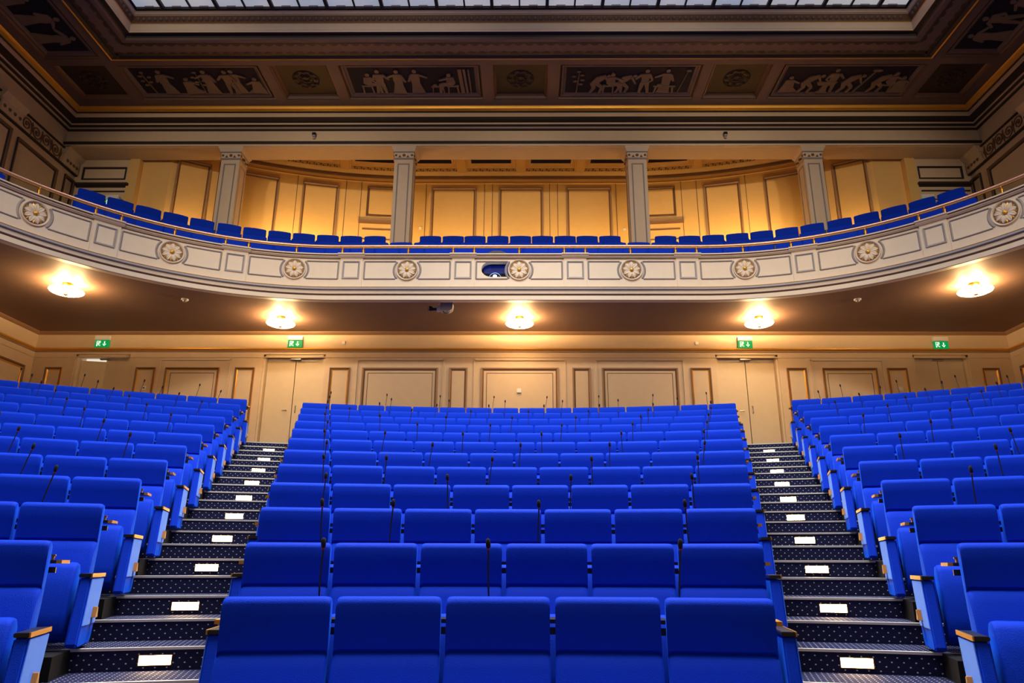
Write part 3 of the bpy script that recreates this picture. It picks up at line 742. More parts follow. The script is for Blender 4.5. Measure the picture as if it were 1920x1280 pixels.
for s in [0, 1.77, -1.77, 3.5, -3.5, 5.3, -5.3, 7.15, -7.15, 9.0, -9.0]:
    mb = MB(); hw = .115; rows = []
    for o in (0, -.8 * min(1, (wpath(s)[0].y - 17.5) / 1.9), -1.8 * min(1, (wpath(s)[0].y - 17.5) / 1.9)):
        a_, _ = wpath(s, o); _, nn = wpath(s); tx = Vector((nn.y, -nn.x))
        l_ = a_ - tx * hw; r_ = a_ + tx * hw
        rows.append([(l_.x, l_.y, 11.5), (l_.x, l_.y, 11.30), (r_.x, r_.y, 11.30), (r_.x, r_.y, 11.5)])
    mb.grid(rows); mb.build('ceiling_rib', CREAM_LIT, gc)
    for sg in (-1, 1):
        mb = MB(); rows = []
        for o in (-.0, -1.8 * min(1, (wpath(s)[0].y - 17.5) / 1.9)):
            a_, _ = wpath(s, o); _, nn = wpath(s); tx = Vector((nn.y, -nn.x)) * sg
            prof = [(hw, 11.335), (hw + .04, 11.335), (hw + .05, 11.36), (hw + .10, 11.345), (hw + .12, 11.37), (hw + .16, 11.36), (hw + .18, 11.384)]
            rows.append([((a_ + tx * d).x, (a_ + tx * d).y, z) for d, z in prof])
        mb.grid(rows); mb.build('rib_moulding', CREAM_LIT, gc)
# grey wing walls beside the gallery wall
for sg, nm in ((-1, 'left'), (1, 'right')):
    mb = MB(); mb.box(*sorted((sg * 10.62, sg * XW)), 17.42, 17.7, 7.1, ZBM + .05); wg = mb.build('wall_wing_' + nm, WALLP, kind='structure', label='grey-beige wing wall with an overdoor, %s end of the gallery' % nm)
    mb = MB(); mb.box(*sorted((sg * 10.45, sg * 10.72)), 17.36, 17.9, 7.1, ZBM + .02); mb.build('pilaster', CREAM_LIT, wg)
    mb = MB(); mb.box(*sorted((sg * 9.68, sg * 10.5)), 17.55, 17.9, 7.1, 11.6); mb.build('pier', CREAM_LIT, wg)
    u0, u1 = sorted((sg * 10.8, sg * 12.0))
    Pq = FY(17.42)
    mb = MB(); frame_on(mb, Pq, u0 + (.0), u1, 9.98, 10.36, .05, .03); mb.build('panel_moulding', DARKM, wg)
    mb = MB(); mb.prism([(17.42, 9.74), (17.30, 9.79), (17.28, 9.83), (17.42, 9.84)], u0 - .1, u1 + .15, 'x'); mb.prism([(17.42, 9.60), (17.38, 9.60), (17.38, 9.63), (17.42, 9.63)], u0, u1 + .1, 'x'); mb.prism([(17.42, 9.35), (17.39, 9.35), (17.39, 9.37), (17.42, 9.37)], u0, u1 + .1, 'x'); mb.build('overdoor_cornice', DARKM, wg)
sticker('light_switch', -2.99, 19.44, 9.51, .08, .08, 'small white wall switch beside the inner left gallery pillar', 'switch')
sticker('light_switch', 3.07, 19.44, 9.46, .08, .08, 'small white wall switch beside the inner right gallery pillar', 'switch')
# scroll frieze on the side walls
for sg, nm in ((-1, 'left'), (1, 'right')):
    t = thing('scroll_frieze', 'carved scroll frieze high on the %s side wall' % nm, 'frieze', (sg * XW, 0, 0))
    X = -sg
    mb = MB(); mb.box(*sorted((0, X * .02)), 4, 17.42, 10.10, 10.55); mb.build('band', WALLP, t)
    mb = MB()
    for z0, z1 in ((10.07, 10.11), (10.54, 10.575)): mb.box(*sorted((0, X * .07)), 4, 17.42, z0, z1)
    mb.build('edge_moulding', DARKM, t)
    mb = MB(); y = 16.45; k = 0
    while y > 4.2:
        if not (14.3 < y < 15.15 or 9.2 < y < 10.2):
            cy = y; d = 1 if k % 2 else -1
            mb.tube([(X * .035, cy + r_ * math.cos(a_), 10.325 + d * r_ * math.sin(a_)) for a_, r_ in [(q * .5, .175 * (1 - q / 26.)) for q in range(24)]], .017, 5)
            mb.lathe([(.035, 0), (.02, .03), (0, .035)], 8, T=Matrix.Translation((X * .02, cy, 10.325)) @ Matrix.Rotation(X * PI / 2, 4, 'Y'))
            mb.tube([(X * .03, cy + .19, 10.325 - d * .17), (X * .045, cy + .2, 10.325), (X * .03, cy + .19, 10.325 + d * .17)], [.01, .03, .01], 6)
        y -= .38; k += 1
    mb.build('scrolls', BROWNM, t, True)
    for (y0, y1) in ((16.78, 17.38), (14.35, 15.08), (9.3, 10.1)):
        mb = MB(); mb.box(*sorted((0, X * .10)), y0, y1, 10.1, 10.42); mb.prism([(X * .10, 10.42), (X * .2, 10.55), (X * .2, 10.62), (0, 10.62), (0, 10.42)], y0 - .04, y1 + .04, 'y')
        c_ = mb.build('pilaster_capital', WALLP, t)
        mb = MB()
        for q in range(4): mb.lathe([(.05, 0), (.03, .025), (0, .03)], 8, T=Matrix.Translation((X * .10, y0 + .1 + (y1 - y0 - .2) * q / 3, 10.25)) @ Matrix.Rotation(X * PI / 2, 4, 'Y'))
        mb.build('carved_leaves', BROWNM, c_, True)

# ================================================================== MAIN CEILING
ZCe = 11.45
mb = MB()
uring(mb, [(0, 11.10), (.2, 11.15), (.2, 11.2), (.26, 11.22), (.45, 11.225), (.45, 11.36)], XW, 16.8, -9)
cl = mb.build('ceiling', WALLP, kind='structure', label='coffered ceiling border round the skylight')
def cring(name, prof, m, **k):
    mb = MB(); uring(mb, prof, XW, 16.8, -9); return mb.build(name, m, cl, **k)
cring('wall_cornice', [(-.01, 11.09), (.06, 11.10), (.08, 11.13), (.18, 11.135), (.2, 11.15), (.21, 11.155)], DARKM)
cring('cornice_cove', [(.22, 11.205), (.27, 11.212), (.455, 11.218)], DARKM)
cring('cornice_edge', [(.2, 11.15), (.195, 11.175), (.2, 11.205), (.22, 11.205)], CEILP)
cring('cornice_fascia', [(.455, 11.218), (.44, 11.24), (.44, 11.35), (.455, 11.36)], CEILP)
cring('gilt_rope', [(.455, 11.36), (.53, 11.345), (.60, 11.375), (.62, 11.42), (.64, 11.45)], GOLD)
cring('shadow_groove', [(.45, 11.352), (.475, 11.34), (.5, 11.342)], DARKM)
cring('outer_band', [(.62, 11.44), (.87, 11.44), (.87, 11.6)], CEILP)
cring('inner_band', [(2.24, 11.6), (2.24, 11.44), (2.42, 11.44), (2.44, 11.40), (2.48, 11.385)], CEILP)
cring('gilt_line', [(2.48, 11.385), (2.505, 11.372), (2.53, 11.385)], GOLD)
cring('groove', [(2.53, 11.385), (2.6, 11.42), (2.66, 11.405)], DARKM)
cring('cove', [(2.66, 11.405), (2.75, 11.395), (3.05, 11.385), (3.12, 11.375)], CEILP)
cring('cove_inner_line', [(3.12, 11.375), (3.13, 11.35), (3.22, 11.35), (3.24, 11.40)], CEILP)
cring('dark_recess', [(3.24, 11.40), (3.26, 11.44), (3.36, 11.44), (3.385, 11.425)], DARKM)
cring('white_frame', [(3.385, 11.425), (3.39, 11.415), (3.40, 11.415), (3.405, 11.455), (3.40, 11.46), (3.41, 11.47), (3.41, 11.62), (3.42, 11.63)], CREAM)
cring('gilt_bead', [(3.405, 11.625), (3.395, 11.64), (3.41, 11.655), (3.42, 11.66)], GOLD)
cring('egg_band', [(3.42, 11.655), (3.43, 11.68), (3.50, 11.78)], BROWNM)
cring('upper_frame', [(3.49, 11.775), (3.49, 11.80), (3.52, 11.81), (3.53, 11.84), (3.56, 11.86)], CREAM)
cring('glass_edge', [(3.555, 11.855), (3.56, 11.90), (3.60, 11.90)], DARKM)
# flat dark scallops painting the shadow lines along the cove edges
mb = MB()
def scal(y, x0, x1, sgn, step=.25, z=11.384):
    x = x0
    while x < x1 - .01:
        p = [(x + step * j / 6, y + sgn * (.075 * math.sin(PI * j / 6))) for j in range(7)]
        mb.face([(a, b, z) for a, b in p] + [(x + step, y - sgn * .03, z), (x, y - sgn * .03, z)]); x += step
yo, yi = 16.8 - 2.70, 16.8 - 3.05
scal(yo, -9.5, 9.5, -1, z=11.388); scal(yi + .0, -9.15, 9.1, 1, z=11.376)
def scal_s(x, y0, y1, sgn, step=.25, z=11.384):
    y = y0
    while y < y1:
        p = [(x + sgn * (.075 * math.sin(PI * j / 6)), y + step * j / 6) for j in range(7)]
        mb.face([(a, b, z) for a, b in p] + [(x - sgn * .03, y + step, z), (x - sgn * .03, y, z)]); y += step
for s_ in (-1, 1):
    scal_s(s_ * (XW - 2.70), -2, yo - .1, -s_, z=11.388); scal_s(s_ * (XW - 3.05), -2, yi - .1, s_, z=11.376)
mb.build('scallop_shadow_lines', DARKM, cl)
# egg moulding
mb = MB(); T_ = []
def eggs(x, y, ax, sg=1):
    for (u, r, k) in ((0, .045, 0),):
        n = Vector((0, -1, -.55)) if ax == 'b' else Vector((-sg, 0, -.55))
        Tm = Matrix.Translation((x, y, 11.72)) @ n.normalized().to_track_quat('Z', 'Y').to_matrix().to_4x4()
        mb.lathe([(.046, .0), (.04, .018), (.022, .032), (0, .036)], 8, T=Tm)
x = -8.62
while x < 8.65: eggs(x, 16.8 - 3.46, 'b'); x += .13
for sg in (-1, 1):
    y = 13.2
    while y > 6: eggs(sg * (XW - 3.46), y, 's', sg); y -= .13
mb.build('egg_ornament', RELIEF, cl, True)
# coffer fields and ribs
yo0, yo1 = 16.8 - .87, 16.8 - 2.24     # 15.93 .. 14.56
ribs = [(10.02, 9.78), (6.3, 6.06), (4.64, 4.42), (.93, .69)]
ribx = sorted([(-a, -b) for a, b in ribs] + [(b + .02, a + .02) for a, b in ribs])
mb = MB()
for a, b in ribx: mb.box(a, b, yo1, yo0, 11.44, 11.6)
for sg in (-1, 1):
    for y0, y1 in ((14.33, 14.56), (10.55, 10.8), (8.8, 9.05), (5.1, 5.35), (3.4, 3.65)):
        mb.box(*sorted((sg * (XW - .87), sg * (XW - 2.24))), y0, y1, 11.44, 11.6)
mb.build('coffer_ribs', CEILP, cl)
def fig(kind):
    """outline polygons (x, y) of relief figures of unit height"""
    e = lambda cx, cy, rx, ry, n=10: [(cx + rx * math.cos(2 * PI * j / n), cy + ry * math.sin(2 * PI * j / n)) for j in range(n)]
    limb = lambda p, q, a, b: (lambda d: [(p[0] - d[1] * a, p[1] + d[0] * a), (q[0] - d[1] * b, q[1] + d[0] * b), (q[0] + d[1] * b, q[1] - d[0] * b), (p[0] + d[1] * a, p[1] - d[0] * a)])(tuple(v / math.hypot(q[0] - p[0], q[1] - p[1]) for v in (q[0] - p[0], q[1] - p[1])))
    if kind == 'robed':
        return [e(0, .92, .06, .075), [(-.10, .82), (.1, .82), (.12, .6), (.1, .45), (.2, .02), (-.17, .0), (-.12, .4), (-.14, .62)], limb((.09, .78), (.32, .66), .04, .025), limb((-.1, .78), (-.2, .5), .04, .028)]
    if kind == 'stand':
        return [e(.02, .92, .06, .075), [(-.12, .8), (.12, .82), (.11, .5), (.1, .42), (-.1, .42), (-.1, .55)], limb((-.05, .45), (-.1, .02), .065, .035), limb((.06, .45), (.14, .02), .065, .035), limb((.1, .79), (.2, .56), .04, .03), limb((.2, .56), (.08, .45), .03, .025), limb((-.1, .79), (-.26, .6), .04, .03)]
    if kind == 'seated':
        return [e(.02, .78, .06, .07), [(-.1, .68), (.1, .7), (.1, .4), (-.06, .34), (-.14, .45)], limb((-.02, .4), (.26, .38), .09, .06), limb((.26, .4), (.3, .02), .055, .035), limb((.08, .64), (.3, .56), .035, .025), [(-.22, .34), (.1, .34), (.1, .29), (-.22, .29)], limb((-.18, .3), (-.2, 0), .02, .02), limb((.06, .3), (.08, 0), .02, .02)]
    if kind == 'bend':
        return [e(.36, .7, .06, .065), [(-.12, .42), (.02, .68), (.26, .76), (.3, .66), (.1, .44), (-.02, .38)], limb((-.06, .44), (-.02, .2), .08, .05), limb((-.02, .22), (-.12, .0), .05, .03), limb((.04, .42), (.2, .24), .07, .045), limb((.2, .24), (.14, .0), .045, .03), limb((.26, .68), (.4, .4), .035, .025)]
    if kind == 'kneel':
        return [e(0, .62, .06, .065), [(-.12, .52), (.1, .54), (.18, .2), (.34, .04), (-.2, .0), (-.14, .3)], limb((.08, .5), (.28, .4), .035, .025)]
    if kind == 'table':
        return [[(-.3, .3), (.3, .3), (.3, .26), (-.3, .26)], limb((-.22, .27), (-.26, 0), .03, .02), limb((.22, .27), (.26, 0), .03, .02), e(-.12, .34, .1, .04)]
    if kind == 'plant':
        return [limb((0, 0), (.04, .85), .012, .008)] + [e(x_, y_, .06, .035, 8) for x_, y_ in ((-.1, .7), (.12, .75), (-.06, .5), (.14, .55), (.02, .9), (.1, .38))]
    if kind == 'basin':
        return [[(-.28, .46), (.28, .46), (.2, .32), (-.2, .32)], [(-.06, .32), (.06, .32), (.1, .06), (.16, 0), (-.16, 0), (-.1, .06)]]
    if kind == 'post':
        return [limb((-.12, 0), (.16, .95), .018, .014), e(.18, .93, .14, .05)]
    if kind == 'curtain':
        return [limb((-.1, 0), (-.14, 1), .05, .05), limb((.02, 0), (-.02, 1), .03, .03), limb((.12, 0), (.1, 1), .02, .02)]
    return [e(0, .5, .2, .3)]
def relief(x0, x1, y0, y1, figs, rot=None, label=None):
    # coffer on the ceiling; figures stand with their feet at larger y (towards the wall)
    cx, cy = (x0 + x1) / 2, (y0 + y1) / 2
    if rot is None: hw, hh = (x1 - x0) / 2, (y1 - y0) / 2; T = Matrix.Translation((cx, cy, 0))
    else: hw, hh = (y1 - y0) / 2, (x1 - x0) / 2; T = Matrix.Translation((cx, cy, 0)) @ Matrix.Rotation(rot, 4, 'Z')
    P_ = lambda u, v, h: tuple(T @ Vector((u, -v, 11.52 - h)))
    mb = MB(); mb.face([P_(-hw, -hh, 0), P_(hw, -hh, 0), P_(hw, hh, 0), P_(-hw, hh, 0)]); pn = mb.build('relief_panel', NAVY, cl, label=label)
    mb = MB(); frame_on(mb, P_, -hw, hw, -hh, hh, .07, .07, 0, None); mb.build('dark_border', BROWNM, pn)
    mb = MB(); frame_on(mb, P_, -hw + .08, hw - .08, -hh + .08, hh - .08, .11, .045, 0, None); mb.build('panel_moulding', CEILP, pn)
    S_ = (hh - .19) * 2 * .93
    for fi_, (kd, u, flip) in enumerate(figs):
        mb = MB()
        for pi_, pl in enumerate(fig(kd)):
            q = [((u * (hw - .25)) + (a * S_ * flip), -hh + .2 + b * S_) for a, b in pl]
            if flip < 0: q = q[::-1]
            lo = [P_(a, b, .0) for a, b in q]; hi_ = [P_(a, b, .026 + .006 * (fi_ % 3) + .0011 * pi_) for a, b in q]
            i0 = len(mb.v); n_ = len(q); mb.v += lo + hi_; mb.f.append(tuple(i0 + n_ + j for j in range(n_))); mb.uv.append([(0, 0)] * n_); mb.m.append(0)
            for j in range(n_):
                l2 = (j + 1) % n_; mb.f.append((i0 + j, i0 + l2, i0 + n_ + l2, i0 + n_ + j)); mb.uv.append([(0, 0)] * 4); mb.m.append(0)
        mb.build({'table': 'relief_table', 'plant': 'relief_plant', 'basin': 'relief_basin', 'post': 'relief_post', 'curtain': 'relief_curtain'}.get(kd, 'relief_figure'), RELIEF, pn)
relief(-9.78, -6.3, yo1, yo0, [('plant', -.85, -1), ('robed', -.58, 1), ('kneel', -.2, 1), ('plant', 0, 1), ('robed', .16, -1), ('stand', .5, 1), ('robed', .62, 1), ('kneel', .95, -1)])
relief(-4.42, -.93, yo1, yo0, [('seated', -.75, 1), ('stand', -.55, -1), ('robed', -.25, -1), ('robed', .05, 1), ('table', .4, .6), ('seated', .62, -1), ('curtain', .88, 1)])
relief(.95, 4.45, yo1, yo0, [('plant', -.85, 1), ('bend', -.55, 1), ('seated', -.28, 1), ('bend', -.12, 1), ('stand', .27, 1), ('table', .62, 1), ('robed', .62, -1), ('post', .9, .5)])
relief(6.33, 9.83, yo1, yo0, [('kneel', -.9, 1), ('bend', -.62, 1), ('basin', -.28, 1), ('stand', -.2, -1), ('bend', .05, 1), ('post', .32, 1), ('bend', .55, 1), ('seated', .78, 1), ('kneel', .95, 1)])
for sg in (-1, 1):
    xa, xb = sorted((sg * (XW - .87), sg * (XW - 2.24)))
    r_ = -PI / 2 if sg > 0 else PI / 2
    relief(xa, xb, 10.8, 14.33, [('robed', -.75, 1), ('stand', -.4, 1), ('kneel', -.05, -1), ('robed', .35, 1), ('robed', .75, -1)], rot=r_ + PI * 0)
    relief(xa, xb, 5.35, 8.8, [('robed', -.7, 1), ('seated', -.2, 1), ('stand', .3, -1), ('robed', .7, 1)], rot=r_)
def square_coffer(x0, x1, y0, y1):
    mb = MB(); mb.face([(x0, y0, 11.56), (x1, y0, 11.56), (x1, y1, 11.56), (x0, y1, 11.56)]); pn = mb.build('coffer_panel', MAROON, cl)
    P_ = lambda u, v, h: (u, v, 11.56 - h)
    mb = MB(); frame_on(mb, P_, x0, x1, y0, y1, .09, .1); mb.build('panel_moulding', BROWNM, pn)
    mb = MB(); cx, cy = (x0 + x1) / 2, (y0 + y1) / 2
    for r in (.2, .34): mb.lathe([(r, 0), (r - .02, -.02), (r - .04, 0)], 24, (cx, cy, 11.56))
    for j in range(8):
        a = j * PI / 4; mb.lathe([(.07, 0), (.04, -.03), (0, -.035)], 8, (cx + .27 * math.cos(a), cy + .27 * math.sin(a), 11.56)); mb.lathe([(.05, 0), (.03, -.03), (0, -.035)], 8, (cx + .1 * math.cos(a), cy + .1 * math.sin(a), 11.56))
    mb.build('coffer_rosette', MAROON, pn, True)
for a, b in ((-6.06, -4.64), (-.69, .71), (4.68, 6.1), (-11.33, -10.02), (10.05, 11.33)): square_coffer(a, b, yo1, yo0)
for sg in (-1, 1):
    xa, xb = sorted((sg * (XW - .87), sg * (XW - 2.24)))
    square_coffer(xa, xb, 9.05, 10.55); square_coffer(xa, xb, 3.65, 5.1)
# skylight
HXs = XW - 3.58; YS = 16.8 - 3.58
sky = thing('window_1', 'frosted skylight with dark glazing bars over the hall', None, (0, 0, 0), 0, None, 'structure')
mb = MB(); mb.face([(-HXs, -7, 11.93), (HXs, -7, 11.93), (HXs, YS, 11.93), (-HXs, YS, 11.93)]); mb.build('glass', SKYG, sky)
k = 0; n_b = 28
mb = MB()
for j in range(1, n_b):
    x = -HXs + 2 * HXs * j / n_b; wd_ = .036 if j % 2 else .018
    mb.box(x - wd_, x + wd_, -7, YS, 11.86 if j % 2 else 11.89, 11.93)
mb.box(-HXs, HXs, YS - .03, YS, 11.87, 11.93)
for y in (10.2, 7.2, 4.2, 1.2): mb.box(-HXs, HXs, y, y + .06, 11.86, 11.93)
mb.build('glazing_bars', DARKM, sky)
mb = MB()
for j in range(n_b):
    x = -HXs + 2 * HXs * (j + .5) / n_b; mb.box(x - .1, x + .1, YS - .06, YS - .03, 11.9, 11.93)
mb.build('glass_clips', GREYM, sky)
mb = MB(); mb.box(-XW - .3, XW + .3, -9.3, 19.9, 12.4, 12.5); mb.build('ceiling_roof', CEILD, kind='structure', label='roof slab over the hall')
mb = MB(); mb.box(-XW - .3, XW + .3, 19.8, 20.0, 5.3, 12.5); mb.box(-XW - .3, XW + .3, 17.8, 18.0, -1.8, 5.5); mb.build('wall_outer', CEILD, kind='structure', label='outer wall behind the gallery')
mb = MB(); mb.box(-XW, XW, -9.1, -6.9, 11.44, 11.5); mb.build('ceiling_stage', CEILP, kind='structure', label='ceiling over the stage')

# ================================================================== SEATS
def smooth_poly(p, it=1):
    for _ in range(it):
        q = []
        for i in range(len(p)):
            a, b = p[i], p[(i + 1) % len(p)]; q += [(a[0] * .75 + b[0] * .25, a[1] * .75 + b[1] * .25), (a[0] * .25 + b[0] * .75, a[1] * .25 + b[1] * .75)]
        p = q
    return p
def puffed(mb, prof, hw, puff=.02, cut=.03):
    """extrude a side profile over x with rounded ends"""
    cy = sum(p[0] for p in prof) / len(prof); cz = sum(p[1] for p in prof) / len(prof)
    rows = []
    for x, k in ((-hw, .72), (-hw + .003, .86), (-hw + .012, .96), (-hw + cut, 1.), (-hw * .5, 1.), (0, 1.), (hw * .5, 1.), (hw - cut, 1.), (hw - .012, .96), (hw - .003, .86), (hw, .72)):
        row = []
        for (y, z) in prof:
            dy, dz = y - cy, z - cz; sy = 1 - (1 - k) * .25
            ins = (1 - k) * .07
            L = math.hypot(dy, dz) or 1
            row.append((x, y - dy / L * ins, z - dz / L * ins))
        rows.append(row)
    mb.grid(rows, True); mb.face(rows[0]); mb.face(rows[-1][::-1])
BACKP = [(-.045, .940), (-.036, .962), (-.012, .975), (.025, .973), (.045, .955), (.05, .90), (.035, .60), (-.02, .28), (-.05, .26), (-.17, .28), (-.183, .31), (-.155, .42), (-.12, .54), (-.085, .64), (-.066, .680), (-.046, .698), (-.016, .708), (-.020, .716), (-.034, .726), (-.036, .77), (-.040, .86)]
SEATP = smooth_poly([(-.36, .50), (-.315, .56), (-.22, .545), (-.20, .42), (-.27, .14), (-.31, .05), (-.42, .045), (-.45, .14)], 1)
seat = thing('auditorium_seat', 'x', 'seat', (0, 0, 0), 0, 'blue folding seats in the stalls')
mb = MB(); puffed(mb, BACKP, .265); s_back = mb.build('backrest', BLUE, seat, True)
mb = MB(); puffed(mb, SEATP, .228); s_cush = mb.build('folded_seat', BLUE, seat, True)
mb = MB(); mb.box(-.014, .014, -.36, .02, .0, .045); mb.prism([(-.30, .03), (-.16, .03), (-.08, .30), (-.13, .455), (-.34, .455)], -.012, .012, 'x'); s_leg = mb.build('pedestal', BLACK, seat, loc=(.28, 0, 0))
mb = MB(); mb.box(-.024, .024, -.40, -.06, .455, .482); s_arm = mb.build('armrest', BLACK, seat, bevel=.005, loc=(.28, 0, 0))
mb = MB(); mb.box(-.022, .022, -.425, -.395, .457, .481); s_tip = mb.build('armrest_tip', BRASS, s_arm, bevel=.004)
seat_kids = [(s_back, []), (s_cush, []), (s_leg, []), (s_arm, [s_tip])]
# aisle-side panel parts (local, +x is the aisle)
def end_parts():
    PP = [(-.41, .455), (-.01, .455), (-.02, .40), (-.135, .06), (-.17, .02), (-.50, .018), (-.52, .035)]
    mb = MB(); mb.prism(PP, -.037, .037, 'x'); a = mb.build('side_panel', BLUE, None, bevel=.01)
    mb = MB(); mb.prism([(-.405, .448), (-.024, .448), (-.105, .15), (-.48, .15)], .035, .042, 'x'); b = mb.build('side_pad', BLUE_LIT, a, bevel=.003, label='pad on the aisle side, light painted in its pale blue')
    mb = MB(); mb.box(-.04, .036, -.42, .0, .458, .482); c = mb.build('armrest', BLACK, None, bevel=.004)
    mb = MB(); mb.box(.036, .044, -.422, .002, .457, .483); d = mb.build('armrest_brass_edge', BRASS, c)
    mb = MB(); mb.prism([(-.26, .19), (-.19, .19), (-.21, .26), (-.24, .26)], .040, .07, 'x'); e = mb.build('wooden_knob', WOOD, a, bevel=.003)
    return (a, [b, e]), (c, [d])
ep = end_parts()
for k, s_ in ep:
    k.parent = seat
    for o_ in [k]: o_.location = (.305, 0, 0)
used = [False]
END_USED = [False]
def place_seat(n, a, label, ends):
    R = Rn(n); x, y = pt(R, a)
    kids = [k for k in seat_kids]
    c = seat.copy(); COL.objects.link(c); c.location = (x, y, Fl(n)); c.rotation_euler = (0, 0, -a); c['label'] = label
    for k, sub in kids:
        if k is s_leg and 1 in ends: continue
        if k is s_arm and 1 in ends: continue
        d = k.copy(); COL.objects.link(d); d.parent = c
        for g in sub: e = g.copy(); COL.objects.link(e); e.parent = d
    for sd in ends:
        for k, sub in ep:
            d = k.copy(); COL.objects.link(d); d.parent = c; d.location = (.305 * sd, 0, 0)
            if sd < 0: d.scale = (-1, 1, 1)
            for g in sub: e = g.copy(); COL.objects.link(e); e.parent = d
    return c
# microphones
mic = thing('gooseneck_microphone', 'x', 'microphone', (0, 0, 0), 0, 'gooseneck microphones behind the seat rows')
mb = MB(); mb.tube([(0, .0, -.115), (0, 0, .02), (.004, -.002, .12), (.012, -.006, .235)], .0048, 6); m_stem = mb.build('gooseneck', BLACK, mic, True)
mb = MB(); mb.tube([(.012, -.006, .232), (.0125, -.0063, .24)], .008, 10); m_ring = mb.build('red_ring', REDL, mic)
mb = MB(); mb.lathe([(0, 0), (.009, .002), (.0125, .012), (.0135, .03), (.0115, .045), (.006, .053), (0, .055)], 12, (.012, -.006, .24)); m_head = mb.build('foam_windscreen', FOAM, mic, True)
mb = MB(); mb.lathe([(0, -.115), (.022, -.115), (.022, -.1), (.008, -.094), (0, -.094)], 12); m_base = mb.build('mount', BLACK, mic)
def place_mic(R, a, z, label, lean=0):
    x, y = pt(R, a); c = mic.copy(); COL.objects.link(c); c.location = (x, y, z); c.rotation_euler = (0, lean, -a); c['label'] = label
    for q in (m_stem, m_ring, m_head, m_base): d = q.copy(); COL.objects.link(d); d.parent = c
for n in range(1, 13):
    N = n + 4; R = Rn(n)
    for k in range(N):
        a = (k - (N - 1) / 2) * W / R
        ends = []
        if k == 0: ends.append(-1)
        if k == N - 1: ends.append(1)
        pos = 'leftmost' if k == 0 else ('rightmost' if k == N - 1 else ORD[k + 1] + ' from the left')
        row = 'front row' if n == 1 else ('back row' if n == 12 else ORD[n] + ' row')
        place_seat(n, a, 'blue folding seat, %s in the %s of the centre block' % (pos, row), ends)
    # microphones behind this row
    if n >= 11: ps = [.95] + [float(q) for q in range(3, N, 2)]
    else:
        ps = []; p = N - .82
        while p > 1.3: ps.append(p); p -= 1.78
        ps.append(.82); ps = sorted(ps)
    for i, p in enumerate(ps):
        row = 'front row' if n == 1 else ('back row' if n == 12 else ORD[n] + ' row')
        who = 'leftmost' if i == 0 else ('rightmost' if i == len(ps) - 1 else ORD[i + 1] + ' from left')
        place_mic(R + .13, (p - N / 2) * W / R, Zt(n), 'black gooseneck microphone, %s behind the %s of the centre block' % (who, row), random.uniform(-.1, .1))
for side, nm in ((-1, 'left'), (1, 'right')):
    for n in range(2, 13):
        R = Rn(n); a0 = aS(R); k = 0
        row = 'nearest row' if n == 2 else ('back row' if n == 12 else ORD[n - 1] + ' row')
        while True:
            ain = a0 + k * W / R; ac = ain + W / 2 / R
            x, y = pt(R, ain * side); u, v = proj(x, y, Zt(n)); x2, y2 = pt(R - .5, ain * side); u2_, v2 = proj(x2, y2, Zt(n) - .45)
            if k > 0 and not ((-190 < u < 2110 and v < 1330)): break
            if k > 16: break
            ends = [-side] if k == 0 else []
            pos = 'on the aisle' if k == 0 else ORD[k + 1] + ' from the aisle'
            place_seat(n, ac * side, 'blue folding seat %s in the %s of the %s block' % (pos, row, nm), ends)
            k += 1
        p = .82 if n % 2 else 1.75; i = 0
        while p < k:
            who = 'nearest the aisle' if i == 0 else ORD[i + 1] + ' from the aisle'
            place_mic(R + .13, (a0 + p * W / R) * side, Zt(n), 'black gooseneck microphone %s, behind the %s of %s block' % (who, row, nm), .12 * -side + random.uniform(-.1, .1))
            p += 1.78; i += 1
def kill(o):
    for c in list(o.children_recursive): bpy.data.objects.remove(c)
    bpy.data.objects.remove(o)
kill(seat); kill(mic)
# writing shelves behind every row
def shelf(n, q0, q1, label):
    R = Rn(n); z = Zt(n) - .115
    t = thing('writing_shelf', label, 'shelf', (0, 0, 0), 0, 'black writing shelves behind the seat rows')
    mb = MB(); aa = srange(q0, q1, .04)
    rows = [[(*pt(R + .065, a), z - .02), (*pt(R + .065, a), z), (*pt(R + .24, a), z), (*pt(R + .24, a), z - .02)] for a in aa]
    mb.grid(rows, closed=True); mb.face(rows[0][::-1]); mb.face(rows[-1]); mb.build('board', BLACK, t)
    mb = MB(); rows = [[(*pt(R + .075, a), z - .075), (*pt(R + .075, a), z - .04), (*pt(R + .095, a), z - .04), (*pt(R + .095, a), z - .075)] for a in aa]
    mb.grid(rows, closed=True); mb.face(rows[0][::-1]); mb.face(rows[-1]); mb.build('support_rail', BLACK, t)
    for q, sg in ((q0, -1), (q1, 1)):
        mb = MB(); T = Matrix.Translation((*pt(R + .15, q), z)) @ Matrix.Rotation(-q, 4, 'Z')
        mb.box(0 if sg > 0 else -.03, .03 if sg > 0 else 0, -.088, .092, -.02, .001, T=T); mb.build('brass_end', BRASS, t)
        mb = MB(); mb.box(-.006 - sg * .03, .006 - sg * .03, -.06, -.04, 0, .028, T=T); mb.box(-.012 - sg * .03, .012 - sg * .03, -.06, -.04, .022, .034, T=T); mb.build('end_bracket', BRASS, t)
for n in range(1, 13):
    row = 'front row' if n == 1 else ('back row' if n == 12 else ORD[n] + ' row')
    q = (n + 4) / 2 * W / Rn(n) + .004 / Rn(n); shelf(n, -q, q, 'black writing shelf behind the backrests of the %s, centre block' % row)
    if n > 1:
        row = 'nearest row' if n == 2 else ('back row' if n == 12 else ORD[n - 1] + ' row')
        am = min(.95, math.asin(min(.99, 11.8 / (Rn(n) + .3)))) if Rn(n) > 11.6 else .85
        qa = aS(Rn(n)) - .012 / Rn(n)
        shelf(n, -am, -qa, 'black writing shelf behind the backrests of the %s, left block' % row)
        shelf(n, qa, am, 'black writing shelf behind the backrests of the %s, right block' % row)

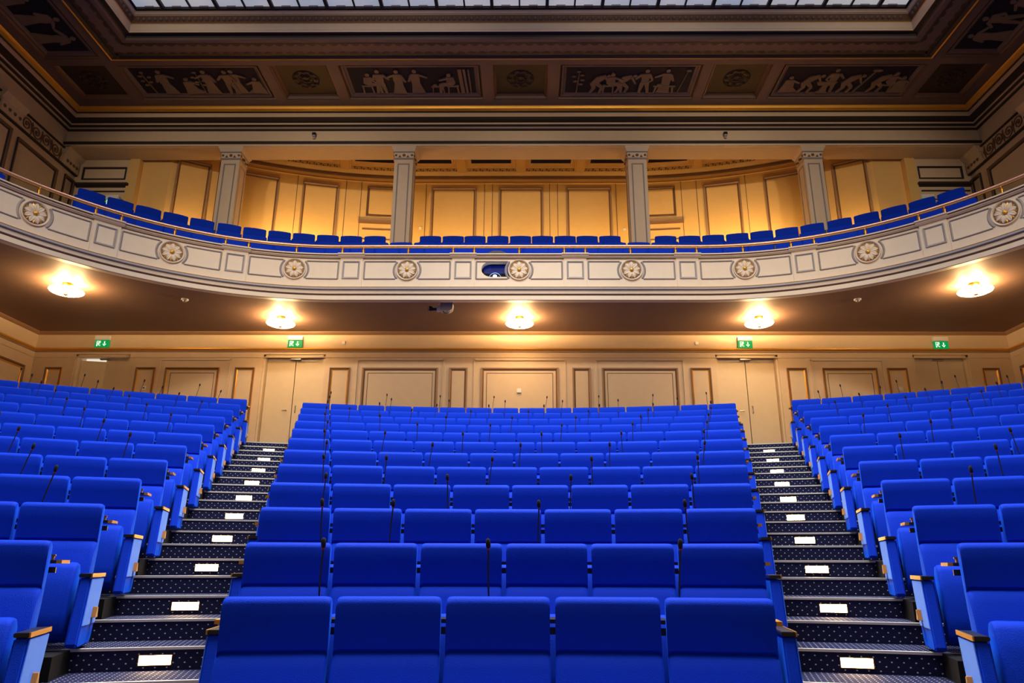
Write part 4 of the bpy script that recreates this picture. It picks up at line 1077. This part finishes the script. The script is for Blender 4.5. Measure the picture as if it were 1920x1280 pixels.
# gallery seats
gs = thing('gallery_seat', 'x', 'seat', (0, 0, 0), 0, 'blue seats in the gallery')
def rback(mb, hw, z0, z1, y0, y1, r=.05):
    poly = [(-hw, z0), (hw, z0), (hw, z1 - r)] + [(hw - r + r * math.cos(t), z1 - r + r * math.sin(t)) for t in (PI / 8, PI / 4, 3 * PI / 8)] + [(hw * .5, z1 + .008), (0, z1 + .012), (-hw * .5, z1 + .008)] + [(-hw + r + r * math.cos(t), z1 - r + r * math.sin(t)) for t in (5 * PI / 8, 3 * PI / 4, 7 * PI / 8)] + [(-hw, z1 - r)]
    mb.prism(poly, y0, y1, 'y')
mb = MB(); rback(mb, .27, .35, .84, -.03, .05, .03); g_b = mb.build('backrest', BLUE, gs, True, bevel=.012)
mb = MB(); puffed(mb, SEATP, .24); g_s = mb.build('folded_seat', BLUE, gs, True)
mb = MB(); mb.box(-.02, .02, -.32, -.02, 0, .5); g_a = mb.build('pedestal', BLACK, gs, loc=(.283, 0, 0))
def place_g(s, off, z, label):
    p, n_ = bpath(s, off); a = math.atan2(n_.x, n_.y)
    c = gs.copy(); COL.objects.link(c); c.location = (p.x, p.y, z - .855); c.rotation_euler = (0, 0, -a); c['label'] = label
    for q in (g_b, g_s, g_a): d = q.copy(); COL.objects.link(d); d.parent = c
def grow(s0, s1, off, z, pitch, rowname, where, rev=False):
    """seats between path parameters, equal spacing by real arc length"""
    ss = srange(s0, s1, .02); acc = [0.]
    for i in range(1, len(ss)):
        acc.append(acc[-1] + (bpath(ss[i], off)[0] - bpath(ss[i - 1], off)[0]).length)
    L = acc[-1]; n = max(1, round(L / pitch)); out = []
    for k in range(n):
        t = L * (k + .5) / n; i = min(range(len(acc)), key=lambda j: abs(acc[j] - t)); out.append(ss[i])
    for k, s in enumerate(out):
        who = 'leftmost' if k == 0 else ('rightmost' if k == n - 1 else ORD[k + 1] + ' from left')
        place_g(s, off, z, 'blue gallery seat, %s in the %s row%s' % (who, rowname, where))
    return n
grow(-8.65, -3.41, 2.35, 8.0, .573, 'back', ', left of the inner left pillar')
grow(-2.57, 2.57, 2.35, 8.0, .573, 'back', ' between the inner pillars')
grow(3.41, 8.65, 2.35, 8.0, .573, 'back', ', right of the inner right pillar')
grow(-8.8, 8.8, 1.55, 7.45, .573, 'middle', ' of the gallery')
grow(-8.94, 9.1, .78, 6.95, .573, 'front', ' of the gallery')
place_g(-10.25, .78, 6.95, 'single blue gallery seat at the far left edge beyond the gap')
kill(gs)
